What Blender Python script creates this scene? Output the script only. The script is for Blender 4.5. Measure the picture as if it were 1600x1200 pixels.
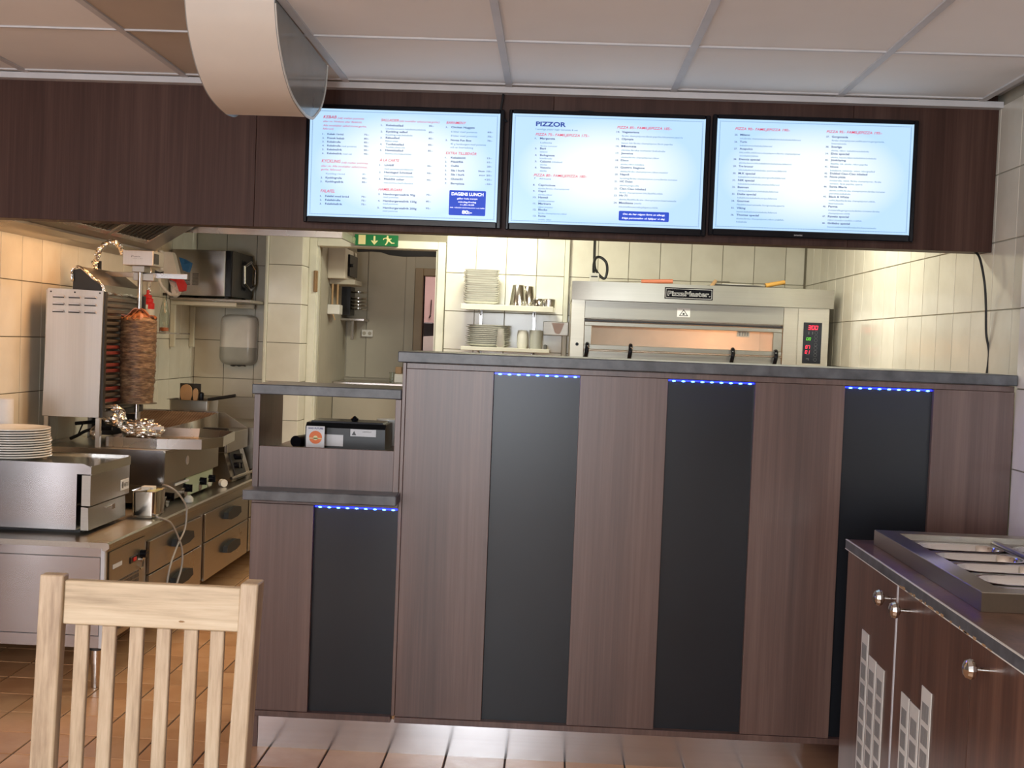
import bpy, bmesh, math, random
from mathutils import Vector, Matrix
random.seed(7)
for o in list(bpy.data.objects):
    bpy.data.objects.remove(o)
SC = bpy.context.scene
COL = SC.collection

# ------------------------------------------------------------ camera
def cam_axes(yaw, pitch, roll):
    cy, sy, cp, sp, cr, sr = math.cos(yaw), math.sin(yaw), math.cos(pitch), math.sin(pitch), math.cos(roll), math.sin(roll)
    f, r, u = Vector((sy, cy, 0)), Vector((cy, -sy, 0)), Vector((0, 0, 1))
    f2, u2 = f*cp + u*sp, u*cp - f*sp
    return r*cr + u2*sr, u2*cr - r*sr, f2
ax, ay, az = cam_axes(math.radians(-2.0634), math.radians(-2.0743), math.radians(2.2045))
cam = bpy.data.cameras.new('camera')
cam.sensor_width = 36; cam.lens = 40.5; cam.sensor_fit = 'HORIZONTAL'; cam.clip_start = .05
camo = bpy.data.objects.new('camera', cam); COL.objects.link(camo)
mw = Matrix.Identity(4)
for i in range(3):
    mw[i][0] = ax[i]; mw[i][1] = ay[i]; mw[i][2] = -az[i]
mw[2][3] = 1.4
camo.matrix_world = mw
SC.camera = camo

# ------------------------------------------------------------ world, lights, exposure
SC.view_settings.view_transform = 'Standard'; SC.view_settings.look = 'None'
SC.view_settings.gamma = 1; SC.view_settings.use_curve_mapping = False
SC.view_settings.exposure = 0.0
W = bpy.data.worlds.new('world'); SC.world = W; W.use_nodes = True
W.node_tree.nodes['Background'].inputs[0].default_value = (.80, .90, 1, 1)
W.node_tree.nodes['Background'].inputs[1].default_value = .6
def lamp(kind, name, loc, power, color, size=(1, 1), to=None, spot=60, blend=.5, spread=None):
    L = bpy.data.lights.new(name, kind); L.energy = power; L.color = color
    if kind == 'AREA':
        L.shape = 'RECTANGLE'; L.size, L.size_y = size
        if spread: L.spread = math.radians(spread)
    elif kind == 'SPOT':
        L.spot_size = math.radians(spot); L.spot_blend = blend; L.shadow_soft_size = size[0]
    else: L.shadow_soft_size = size[0]
    o = bpy.data.objects.new(name, L); COL.objects.link(o); o.location = loc
    if to is not None:
        o.rotation_euler = (Vector(to) - Vector(loc)).to_track_quat('-Z', 'Y').to_euler()
    return o
lamp('AREA', 'window_daylight', (-.60, -2.95, 1.40), 118, (.88, .94, 1), (.75, 1.9), (-.6, 0, 1.3))
lamp('AREA', 'glass_door_daylight', (-3.57, .75, 1.12), 11, (.95, .94, 1), (.13, 2.0), (0, .75, 1.12))
lamp('AREA', 'left_fill_light', (-3.55, -1.5, 1.5), 44, (.96, .95, 1), (1.3, 1.5), (0, 1.5, 1.5))  # added fill, no window here; lights the right wall and chair side
lamp('AREA', 'rear_fill_light', (-2.7, -2.95, 1.45), 48, (.95, .95, 1), (1.1, 1.6), (-1.6, 2, 2.2))  # added soft fill before a solid wall, tilted up to lift the ceiling
lamp('POINT', 'ceiling_fill_light', (-1.1, -.2, 1.95), 42, (1, .91, .85), (.15,))  # unseen point light added to brighten the ceiling, not a fitting
lamp('AREA', 'kitchen_tube_lamp', (.75, 5.6, 2.44), 37, (1, .98, .80), (1.4, .25), (.75, 5.6, 0))
lamp('AREA', 'shelf_wall_lamp', (-.48, 6.85, 2.30), 15, (1, .99, .80), (.40, .10), (-.5, 7.45, 1.80))
lamp('AREA', 'grill_hood_lamp', (-1.80, 5.15, 2.10), 17, (1, .48, .18), (.30, .9), (-2.2, 5.1, 1.2))
lamp('AREA', 'hood_front_lamp', (-1.45, 5.6, 2.3), 7, (1, .84, .62), (.3, .8), (-1.5, 5.6, 0))
lamp('POINT', 'back_room_lamp', (-1.0, 8.1, 2.2), 3.0, (1, .9, .75), (.08,))
lamp('AREA', 'far_room_lamp', (-1.0, 10.0, 2.3), 20, (1, .80, .76), (1.0, 1.0), (-1.1, 10.2, 0))
lamp('AREA', 'oven_chamber_lamp', (1.12, 6.85, 1.535), 3.6, (1, .50, .22), (.10, .10), (.8, 7.1, 1.42))

# ------------------------------------------------------------ materials
def nt(name):
    m = bpy.data.materials.new(name); m.use_nodes = True
    t = m.node_tree; return m, t, t.nodes['Principled BSDF'], t.links
def rgba(c): return (c[0], c[1], c[2], 1)
def coords(t, scale, rnd=7.0, rot=None):
    n, l = t.nodes, t.links
    tc = n.new('ShaderNodeTexCoord'); oi = n.new('ShaderNodeObjectInfo')
    mu = n.new('ShaderNodeMath'); mu.operation = 'MULTIPLY'; mu.inputs[1].default_value = rnd
    l.new(oi.outputs['Random'], mu.inputs[0])
    ad = n.new('ShaderNodeVectorMath'); ad.operation = 'ADD'
    l.new(tc.outputs['Object'], ad.inputs[0]); l.new(mu.outputs[0], ad.inputs[1])
    mp = n.new('ShaderNodeMapping'); mp.inputs['Scale'].default_value = scale
    l.new(ad.outputs[0], mp.inputs['Vector'])
    return mp.outputs[0], oi
def noise(t, vec, detail=4, rough=.55, dist=0, scale=1):
    n = t.nodes.new('ShaderNodeTexNoise'); n.inputs['Scale'].default_value = scale
    n.inputs['Detail'].default_value = detail; n.inputs['Roughness'].default_value = rough
    n.inputs['Distortion'].default_value = dist; t.links.new(vec, n.inputs['Vector']); return n.outputs['Fac']
def ramp(t, fac, stops):
    r = t.nodes.new('ShaderNodeValToRGB'); e = r.color_ramp.elements
    while len(e) < len(stops): e.new(.5)
    for k, (p, c) in enumerate(stops):
        e[k].position = p; e[k].color = rgba(c)
    t.links.new(fac, r.inputs[0]); return r.outputs[0]
def mat(name, c1, c2=None, rough=.5, metal=0, scale=(8, 8, 8), bump=0, bscale=None, emit=0, perobj=0, coat=0, spec=None, trans=0, alpha=1, rvar=0, detail=4):
    m, t, b, l = nt(name)
    b.inputs['Roughness'].default_value = rough; b.inputs['Metallic'].default_value = metal
    if c2 is None: c2 = tuple(v*.88 for v in c1)
    v, oi = coords(t, scale)
    fac = noise(t, v, detail)
    col = ramp(t, fac, [(.33, c2), (.67, c1)])
    if perobj:
        hs = t.nodes.new('ShaderNodeHueSaturation')
        mr = t.nodes.new('ShaderNodeMapRange'); mr.inputs[3].default_value = 1-perobj; mr.inputs[4].default_value = 1+perobj
        l.new(oi.outputs['Random'], mr.inputs[0]); l.new(mr.outputs[0], hs.inputs['Value']); l.new(col, hs.inputs['Color']); col = hs.outputs[0]
    l.new(col, b.inputs['Base Color'])
    if rvar:
        mr = t.nodes.new('ShaderNodeMapRange'); mr.inputs[3].default_value = rough-rvar; mr.inputs[4].default_value = rough+rvar
        l.new(fac, mr.inputs[0]); l.new(mr.outputs[0], b.inputs['Roughness'])
    if bump:
        v2, _ = coords(t, bscale or scale)
        bn = t.nodes.new('ShaderNodeBump'); bn.inputs['Strength'].default_value = bump; bn.inputs['Distance'].default_value = .01
        l.new(noise(t, v2, 3), bn.inputs['Height']); l.new(bn.outputs[0], b.inputs['Normal'])
    if emit:
        b.inputs['Emission Color'].default_value = rgba(c1); b.inputs['Emission Strength'].default_value = emit
    if coat: b.inputs['Coat Weight'].default_value = coat; b.inputs['Coat Roughness'].default_value = .08
    if spec is not None: b.inputs['Specular IOR Level'].default_value = spec
    if trans: b.inputs['Transmission Weight'].default_value = trans
    if alpha < 1: b.inputs['Alpha'].default_value = alpha
    return m
def wood(name, dark, mid, light, band=(9, 9, .25), grain=(90, 90, 1.6), rough=.38, coat=0, bump=.05, spec=.5):
    m, t, b, l = nt(name)
    v, oi = coords(t, band, 11.0); v2, _ = coords(t, grain, 11.0)
    a = noise(t, v, 3, .6); g = noise(t, v2, 5, .65)
    mx = t.nodes.new('ShaderNodeMix'); mx.data_type = 'FLOAT'; mx.inputs[0].default_value = .42
    l.new(a, mx.inputs[2]); l.new(g, mx.inputs[3])
    l.new(ramp(t, mx.outputs[0], [(.34, dark), (.5, mid), (.66, light)]), b.inputs['Base Color'])
    b.inputs['Roughness'].default_value = rough; b.inputs['Specular IOR Level'].default_value = spec
    if coat: b.inputs['Coat Weight'].default_value = coat
    bn = t.nodes.new('ShaderNodeBump'); bn.inputs['Strength'].default_value = bump; bn.inputs['Distance'].default_value = .002
    l.new(g, bn.inputs['Height']); l.new(bn.outputs[0], b.inputs['Normal'])
    return m
def steel(name, c=(.60, .575, .55), rough=.27, axis='x', amt=.05, aniso=.75):
    m, t, b, l = nt(name)
    sc = {'x': (1.5, 120, 120), 'y': (120, 1.5, 120), 'z': (120, 120, 1.5)}[axis]
    v, oi = coords(t, sc); v2, _ = coords(t, (3, 3, 3))
    g = noise(t, v, 3); s = noise(t, v2, 3)
    b.inputs['Metallic'].default_value = 1
    l.new(ramp(t, g, [(.3, tuple(q*.94 for q in c)), (.7, c)]), b.inputs['Base Color'])
    mr = t.nodes.new('ShaderNodeMapRange'); mr.inputs[1].default_value = .15; mr.inputs[2].default_value = .85
    mr.inputs[3].default_value = rough-amt; mr.inputs[4].default_value = rough+amt
    l.new(s, mr.inputs[0]); l.new(mr.outputs[0], b.inputs['Roughness'])
    if aniso:
        tg = t.nodes.new('ShaderNodeTangent'); tg.direction_type = 'RADIAL'; tg.axis = 'Z'
        l.new(tg.outputs[0], b.inputs['Tangent'])
        b.inputs['Anisotropic'].default_value = aniso; b.inputs['Anisotropic Rotation'].default_value = .25
    return m
MT = {}
MT['walnut'] = wood('walnut_laminate', (.060, .030, .023), (.104, .054, .041), (.160, .092, .071), rough=.36, spec=.75)
MT['walnut_dark'] = wood('walnut_laminate_bulkhead', (.040, .018, .013), (.064, .030, .022), (.094, .049, .037), rough=.5, spec=.2)
MT['walnut_warm'] = wood('walnut_laminate_cabinet', (.060, .028, .018), (.115, .054, .034), (.185, .092, .058), rough=.3)
MT['oak'] = wood('pale_oak', (.32, .225, .145), (.49, .37, .245), (.62, .50, .36), band=(22, 22, 2.4), grain=(150, 150, 7), rough=.38)
MT['oak_rail'] = wood('pale_oak_rail', (.36, .27, .17), (.56, .44, .29), (.67, .56, .40), band=(2.4, 16, 20), grain=(6, 130, 110), rough=.38)
MT['tile'] = mat('cream_wall_tile', (.80, .765, .66), (.73, .69, .585), rough=.16, scale=(6, 6, 6), perobj=.05, bump=.04, bscale=(9, 9, 9))
MT['tile_pink'] = mat('pale_marbled_tile', (.86, .82, .79), (.74, .70, .67), rough=.2, scale=(5, 5, 5), perobj=.03)
MT['grout'] = mat('grey_grout', (.26, .23, .17), rough=.9)
MT['grout_pale'] = mat('pale_grout', (.50, .47, .38), rough=.9)
MT['frame_brown'] = mat('brown_grey_door_paint', (.30, .22, .13), rough=.5)
MT['grout_dark'] = mat('dark_floor_grout', (.06, .045, .04), rough=.9)
MT['terracotta'] = mat('terracotta_tile', (.64, .37, .19), (.53, .27, .125), rough=.33, scale=(7, 7, 7), perobj=.12, bump=.15, bscale=(14, 14, 14))
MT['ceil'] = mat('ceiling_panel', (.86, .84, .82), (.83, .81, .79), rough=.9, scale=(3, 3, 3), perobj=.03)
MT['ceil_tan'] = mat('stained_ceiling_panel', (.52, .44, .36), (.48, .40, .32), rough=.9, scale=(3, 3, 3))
MT['grid'] = mat('ceiling_grid_metal', (.62, .61, .62), rough=.5)
MT['plaster'] = mat('cream_plaster', (.62, .56, .46), rough=.8, scale=(3, 3, 3))
MT['dining_plaster'] = mat('dining_room_plaster', (.27, .235, .23), rough=.8, scale=(3, 3, 3))
MT['plaster_dim'] = mat('grey_beige_plaster', (.46, .42, .34), rough=.8, scale=(3, 3, 3))
MT['pinkwall'] = mat('pink_plaster', (.66, .50, .47), rough=.8)
MT['white_paint'] = mat('cream_door_paint', (.74, .72, .60), rough=.35)
MT['stone'] = mat('grey_slate_laminate', (.125, .13, .14), (.055, .056, .060), rough=.36, scale=(16, 16, 16), detail=8)
MT['stone_edge'] = MT['stone']
MT['black_panel'] = mat('matt_black_laminate', (.011, .0125, .016), (.010, .011, .014), rough=.30, spec=.40, scale=(5, 5, 5))
MT['black'] = mat('black_plastic', (.012, .012, .013), rough=.35)
MT['black_gloss'] = mat('gloss_black_plastic', (.006, .006, .009), rough=.18, spec=.22)
MT['blackmetal'] = mat('sooty_metal', (.05, .045, .04), rough=.5, metal=.6)
MT['steel'] = steel('brushed_steel'); MT['steel_y'] = steel('brushed_steel_side', (.46, .42, .36), .3, axis='y')
MT['steel_z'] = steel('brushed_steel_upright', (.50, .48, .475), .22, axis='x')
MT['steel_dull'] = steel('dull_steel', (.42, .39, .34), .38, aniso=.3)
MT['steel_grill'] = steel('painted_grey_steel', (.50, .47, .44), .45, axis='z', aniso=0)
MT['polished'] = steel('polished_steel', (.70, .68, .64), .15, aniso=0)
MT['kick'] = steel('kick_plate_steel', (.60, .58, .58), .18, axis='x')
MT['oven_steel'] = steel('satin_oven_steel', (.44, .42, .36), .36, aniso=.2)
MT['oven_steel_pale'] = steel('pale_oven_steel', (.60, .56, .46), .36, aniso=.2)
MT['rusty_wire'] = mat('rusty_wire', (.30, .21, .14), (.18, .11, .07), rough=.45, metal=.5)
MT['foil'] = mat('crumpled_foil', (.80, .78, .74), rough=.20, metal=1, bump=.5, bscale=(60, 60, 60))
MT['porcelain'] = mat('white_porcelain', (.80, .79, .74), rough=.15)
MT['porcelain_edge'] = MT['porcelain']
MT['white_plastic'] = mat('white_plastic', (.76, .74, .68), rough=.35)
MT['grey_plastic'] = mat('translucent_grey_plastic', (.42, .42, .38), rough=.3)
MT['beige_sheet'] = mat('beige_painted_sheet', (.66, .585, .50), (.64, .565, .485), rough=.42)
MT['acrylic'] = mat('grey_acrylic', (.40, .40, .38), rough=.12, alpha=.72)
MT['glass'] = mat('clear_glass', (.9, .95, .92), rough=.03, trans=1)
MT['oven_glass'] = mat('oven_window_glass', (1, .96, .9), rough=.02, alpha=.12)
MT['oven_inside'] = mat('oven_chamber_lining', (.66, .58, .50), rough=.55)
MT['red'] = mat('red_plastic', (.75, .02, .02), rough=.3)
MT['red_cloth'] = mat('red_cloth', (.55, .03, .03), rough=.85)
MT['blue_cloth'] = mat('blue_cloth', (.02, .12, .30), rough=.85)
MT['orange'] = mat('orange_sauce', (.85, .16, .01), rough=.3)
MT['orange_handle'] = mat('orange_handle_plastic', (.58, .17, .08), rough=.4)
MT['yellow_handle'] = mat('yellow_handle_plastic', (.62, .33, .07), rough=.4)
MT['tan'] = mat('tan_wood', (.45, .28, .14), rough=.5)
MT['card_orange'] = mat('orange_print', (.85, .18, .03), rough=.5)
MT['navy'] = mat('navy_print', (.02, .03, .20), rough=.5)
MT['paper'] = mat('white_paper', (.80, .79, .80), rough=.6)
MT['greyprint'] = mat('grey_print', (.12, .12, .12), rough=.6)
MT['exit_green'] = mat('exit_green', (.005, .16, .045), rough=.4)
MT['exit_yellow'] = mat('exit_symbol_yellow', (.80, .72, .35), rough=.5)
MT['brown'] = mat('brown_hinge', (.30, .17, .07), rough=.4)
MT['palegreen'] = mat('pale_green_panel', (.46, .52, .36), rough=.35)
MT['vent_dark'] = mat('grey_vent_bar', (.22, .21, .20), rough=.5)
MT['cable_grey'] = mat('grey_cable', (.42, .40, .37), rough=.45)
MT['element'] = mat('dark_heating_element', (.16, .14, .12), rough=.45, metal=.7)
MT['element_red'] = mat('red_heating_element', (.15, .028, .022), rough=.5, emit=.03)
MT['rubber'] = mat('black_rubber', (.02, .02, .02), rough=.6)
MT['led_bar'] = mat('blue_led_glow', (.01, .02, 1), rough=.3, emit=5)
MT['led'] = mat('blue_led_point', (.06, .22, 1), rough=.3, emit=14)
MT['seg_red'] = mat('red_segment_light', (1, .03, .08), rough=.3, emit=1.4)
MT['seg_green'] = mat('green_segment_light', (.12, .65, .03), rough=.3, emit=.9)
MT['warm_bulb'] = mat('warm_bulb', (1, .62, .3), rough=.3, emit=8)
MT['tv_text'] = mat('menu_dark_blue', (.02, .06, .22), rough=.5, emit=.6)
MT['tv_small'] = mat('menu_grey_blue', (.10, .22, .38), rough=.5, emit=.7)
MT['tv_red'] = mat('menu_red', (.55, .012, .07), rough=.5, emit=.75)
MT['tv_pink'] = mat('menu_pink', (.48, .09, .20), rough=.5, emit=.75)
MT['tv_title'] = mat('menu_title_blue', (.01, .04, .26), rough=.5, emit=.8)
MT['tv_box'] = mat('menu_box_blue', (.006, .045, .42), rough=.5, emit=.9)
MT['tv_white'] = mat('menu_white', (.9, .93, 1), rough=.5, emit=1)
def meat():
    m, t, b, l = nt('grilled_doner_meat')
    v, _ = coords(t, (14, 14, 85)); v2, _ = coords(t, (40, 40, 160))
    a = noise(t, v, 6, .7, .6); g = noise(t, v2, 4)
    mx = t.nodes.new('ShaderNodeMix'); mx.data_type = 'FLOAT'; mx.inputs[0].default_value = .35
    l.new(a, mx.inputs[2]); l.new(g, mx.inputs[3])
    l.new(ramp(t, mx.outputs[0], [(.34, (.030, .016, .009)), (.47, (.105, .058, .030)), (.57, (.20, .125, .066)), (.70, (.40, .30, .17))]), b.inputs['Base Color'])
    b.inputs['Roughness'].default_value = .5
    bn = t.nodes.new('ShaderNodeBump'); bn.inputs['Strength'].default_value = .8; bn.inputs['Distance'].default_value = .006
    l.new(mx.outputs[0], bn.inputs['Height']); l.new(bn.outputs[0], b.inputs['Normal'])
    return m
MT['meat'] = meat()
MT['meat_top'] = mat('charred_meat_slice', (.36, .13, .045), (.10, .035, .016), rough=.45, scale=(40, 40, 40))
def display():
    # the picture the screens show: white, tinting to pale blue in the corners
    m, t, b, l = nt('menu_display')
    tc = t.nodes.new('ShaderNodeTexCoord')
    mp = t.nodes.new('ShaderNodeMapping'); mp.inputs['Location'].default_value = (-.5, -.5, -.5)
    l.new(tc.outputs['Generated'], mp.inputs['Vector'])
    ln = t.nodes.new('ShaderNodeVectorMath'); ln.operation = 'LENGTH'; l.new(mp.outputs[0], ln.inputs[0])
    c = ramp(t, ln.outputs['Value'], [(.34, (.98, 1.0, 1.0)), (.54, (.91, .99, 1.0)), (.69, (.50, .74, 1.0))])
    b.inputs['Base Color'].default_value = (.02, .02, .02, 1); b.inputs['Roughness'].default_value = .25
    l.new(c, b.inputs['Emission Color']); b.inputs['Emission Strength'].default_value = 1.06
    return m
MT['display'] = display()
def seethrough():
    m = mat('wire_glass_grey', (.5, .5, .5), rough=.2, alpha=.3); return m

# ------------------------------------------------------------ mesh helpers
ORG = {}
class MB:
    def __init__(s): s.v = []; s.f = []
    def add(s, vs, fs):
        n = len(s.v); s.v += [tuple(q) for q in vs]; s.f += [tuple(n+i for i in f) for f in fs]; return s
    def box(s, x0, x1, y0, y1, z0, z1, b=0):
        if b <= 0:
            return s.add([(x, y, z) for x in (x0, x1) for y in (y0, y1) for z in (z0, z1)],
                [(0, 1, 3, 2), (4, 6, 7, 5), (0, 4, 5, 1), (2, 3, 7, 6), (0, 2, 6, 4), (1, 5, 7, 3)])
        b = min(b, abs(x1-x0)*.45, abs(y1-y0)*.45, abs(z1-z0)*.45)
        lo, hi = (x0, y0, z0), (x1, y1, z1); vs = []; ix = {}
        for c in range(8):
            sg = [(c >> k) & 1 for k in range(3)]
            for a in range(3):
                p = [(hi[k] if sg[k] else lo[k]) if k == a else ((hi[k]-b) if sg[k] else (lo[k]+b)) for k in range(3)]
                ix[c, a] = len(vs); vs.append(p)
        fs = []
        for a in range(3):
            o = [k for k in range(3) if k != a]
            for sg in (0, 1):
                q = []
                for (i, j) in ((0, 0), (1, 0), (1, 1), (0, 1)):
                    q.append(ix[(sg << a) | (i << o[0]) | (j << o[1]), a])
                fs.append(q)
            for c in range(8):
                if not (c >> a) & 1:
                    d = c | (1 << a); fs.append((ix[c, o[0]], ix[d, o[0]], ix[d, o[1]], ix[c, o[1]]))
        for c in range(8): fs.append((ix[c, 0], ix[c, 1], ix[c, 2]))
        return s.add(vs, fs)
    def prism(s, poly, axis, a, b):
        n = len(poly)
        def P(p, t):
            return (t, p[0], p[1]) if axis == 'x' else (p[0], t, p[1]) if axis == 'y' else (p[0], p[1], t)
        vs = [P(p, a) for p in poly] + [P(p, b) for p in poly]
        return s.add(vs, [tuple(range(n)), tuple(range(2*n-1, n-1, -1))] + [(i, (i+1) % n, n+(i+1) % n, n+i) for i in range(n)])
    def cyl(s, p0, p1, r0, r1=None, n=16, caps=True):
        r1 = r0 if r1 is None else r1
        p0, p1 = Vector(p0), Vector(p1); d = (p1-p0).normalized()
        a = d.orthogonal().normalized(); b = d.cross(a)
        vs = []
        for p, r in ((p0, r0), (p1, r1)):
            for k in range(n):
                t = 2*math.pi*k/n; vs.append(p + a*(r*math.cos(t)) + b*(r*math.sin(t)))
        fs = [(k, (k+1) % n, n+(k+1) % n, n+k) for k in range(n)]
        if caps: fs += [tuple(range(n-1, -1, -1)), tuple(range(n, 2*n))]
        return s.add(vs, fs)
    def tube(s, pts, r, n=8, jit=0):
        pts = [Vector(p) for p in pts]; vs = []; up = None
        for i, p in enumerate(pts):
            d = (pts[min(i+1, len(pts)-1)] - pts[max(i-1, 0)]).normalized()
            if up is None: up = d.orthogonal().normalized()
            a = (up - d*up.dot(d)).normalized(); up = a; b = d.cross(a)
            for k in range(n):
                t = 2*math.pi*k/n; rr = r*(1+random.uniform(-jit, jit)); vs.append(p + a*(rr*math.cos(t)) + b*(rr*math.sin(t)))
        fs = [(i*n+k, i*n+(k+1) % n, (i+1)*n+(k+1) % n, (i+1)*n+k) for i in range(len(pts)-1) for k in range(n)]
        fs += [tuple(range(n-1, -1, -1)), tuple(range((len(pts)-1)*n, len(pts)*n))]
        return s.add(vs, fs)
    def lathe(s, prof, c, n=24, sx=1, sy=1, pw=2, ang=0):
        vs = []; ca, sa = math.cos(ang), math.sin(ang)
        for r, z in prof:
            for k in range(n):
                t = 2*math.pi*k/n; x, y = math.cos(t), math.sin(t)
                if pw != 2:
                    x = math.copysign(abs(x)**(2/pw), x); y = math.copysign(abs(y)**(2/pw), y)
                x *= r*sx; y *= r*sy
                vs.append((c[0]+x*ca-y*sa, c[1]+x*sa+y*ca, c[2]+z))
        m = len(prof)
        fs = [(i*n+k, i*n+(k+1) % n, (i+1)*n+(k+1) % n, (i+1)*n+k) for i in range(m-1) for k in range(n)]
        if prof[0][0] > 1e-5: fs.append(tuple(range(n-1, -1, -1)))
        if prof[-1][0] > 1e-5: fs.append(tuple(range((m-1)*n, m*n)))
        return s.add(vs, fs)
    def build(s, name, m, parent=None, label=None, smooth=True, kind=None, ang=32):
        org = ORG.get(parent.name, Vector()) if parent else Vector()
        me = bpy.data.meshes.new(name)
        me.from_pydata([tuple(Vector(q)-org) for q in s.v], [], s.f)
        bm = bmesh.new(); bm.from_mesh(me)
        bmesh.ops.remove_doubles(bm, verts=bm.verts, dist=1e-6)
        bmesh.ops.recalc_face_normals(bm, faces=bm.faces); bm.to_mesh(me); bm.free()
        if smooth:
            me.shade_smooth(); me.set_sharp_from_angle(angle=math.radians(ang))
        me.materials.append(MT[m] if isinstance(m, str) else m)
        o = bpy.data.objects.new(name, me); COL.objects.link(o)
        if parent: o.parent = parent
        ORG[o.name] = org
        if label: o['label'] = label
        if kind: o['kind'] = kind
        return o
def spline(pts, k=6):
    P = [Vector(p) for p in pts]; out = []
    for i in range(len(P)-1):
        a, b, c, d = P[max(i-1, 0)], P[i], P[i+1], P[min(i+2, len(P)-1)]
        for j in range(k):
            t = j/k
            out.append(.5*((2*b) + (c-a)*t + (2*a-5*b+4*c-d)*t*t + (3*b-a-3*c+d)*t*t*t))
    return out + [P[-1]]
def box(x0, x1, y0, y1, z0, z1, b=0): return MB().box(x0, x1, y0, y1, z0, z1, b)
def thing(name, loc, label, cat, group=None, kind=None):
    o = bpy.data.objects.new(name, None); COL.objects.link(o); o.location = loc; o.empty_display_size = .05
    ORG[o.name] = Vector(loc)
    if label: o['label'] = label
    if cat: o['category'] = cat
    if group: o['group'] = group
    if kind: o['kind'] = kind
    return o
def single(mb, name, m, label, cat, group=None, **kw):
    o = mb.build(name, m, None, **kw); o['label'] = label; o['category'] = cat
    if group: o['group'] = group
    return o
def struct(name, mb, m, label=None):
    o = mb.build(name, m, None); o['kind'] = 'structure'
    if label: o['label'] = label
    return o
def clone(o, loc, label, rot=None, group=None):
    c = o.copy(); COL.objects.link(c); c.location = loc
    if rot is not None: c.rotation_euler = rot
    c['label'] = label
    if group: c['group'] = group
    for ch in list(o.children):
        d = ch.copy(); COL.objects.link(d); d.parent = c
        for g in list(ch.children):
            e = g.copy(); COL.objects.link(e); e.parent = d
    return c
_tm = {}
def cells(parent, name, axis, pos, us, vs, m, t=.006, gap=.004, b=.0012, out=1, skip=None):
    """separate tiles/panels on a plane; axis = normal axis, pos = face of the tiles, out = side they face"""
    org = ORG.get(parent.name, Vector()); n = 0
    for i in range(len(us)-1):
        for j in range(len(vs)-1):
            if skip and skip(i, j): continue
            du, dv = us[i+1]-us[i]-gap, vs[j+1]-vs[j]-gap
            if du < .004 or dv < .004: continue
            key = (axis, round(du, 3), round(dv, 3), t, b, m)
            if key not in _tm:
                h = (t/2, du/2, dv/2) if axis == 'x' else (du/2, t/2, dv/2) if axis == 'y' else (du/2, dv/2, t/2)
                o = box(-h[0], h[0], -h[1], h[1], -h[2], h[2], b).build(name, m, None, smooth=False); _tm[key] = o.data
            else:
                o = bpy.data.objects.new(name, _tm[key]); COL.objects.link(o)
            u, v = (us[i]+us[i+1])/2, (vs[j]+vs[j+1])/2; p = pos - out*t/2
            c = Vector((p, u, v) if axis == 'x' else (u, p, v) if axis == 'y' else (u, v, p))
            o.parent = parent; o.location = c - org; n += 1
            if axis == 'z': o.rotation_euler[2] = random.choice((0, math.pi))
    return n
def text(mb, s, x0, x1, zc, h, y, bold=0, shear=0, xh=False, res=2):
    """flat lettering facing -y, fitted between x0 and x1, capital height h, centred on zc"""
    c = bpy.data.curves.new('t', 'FONT'); c.body = s; c.resolution_u = res; c.offset = bold; c.shear = shear
    o = bpy.data.objects.new('t', c); me = bpy.data.meshes.new_from_object(o)
    if len(me.vertices):
        xs = [v.co.x for v in me.vertices]; a, b = min(xs), max(xs)
        k = (x1-x0)/max(b-a, 1e-6); kz = h/.729
        base = zc - h*.5 if not xh else zc - h*.42
        mb.add([(x0+(v.co.x-a)*k, y, base + v.co.y*kz) for v in me.vertices], [tuple(p.vertices) for p in me.polygons])
    bpy.data.objects.remove(o); bpy.data.curves.remove(c); bpy.data.meshes.remove(me)
def textx(mb, s, y0, y1, zc, h, x, bold=0):
    t = MB(); text(t, s, 0, abs(y1-y0), zc, h, 0, bold)
    mb.add([(x, y0 + q[0]*(1 if y1 > y0 else -1), q[2]) for q in t.v], t.f)
def frange(a, b, d):
    r = []; 
    while a < b-1e-6: r.append(round(a, 4)); a += d
    return r
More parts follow.
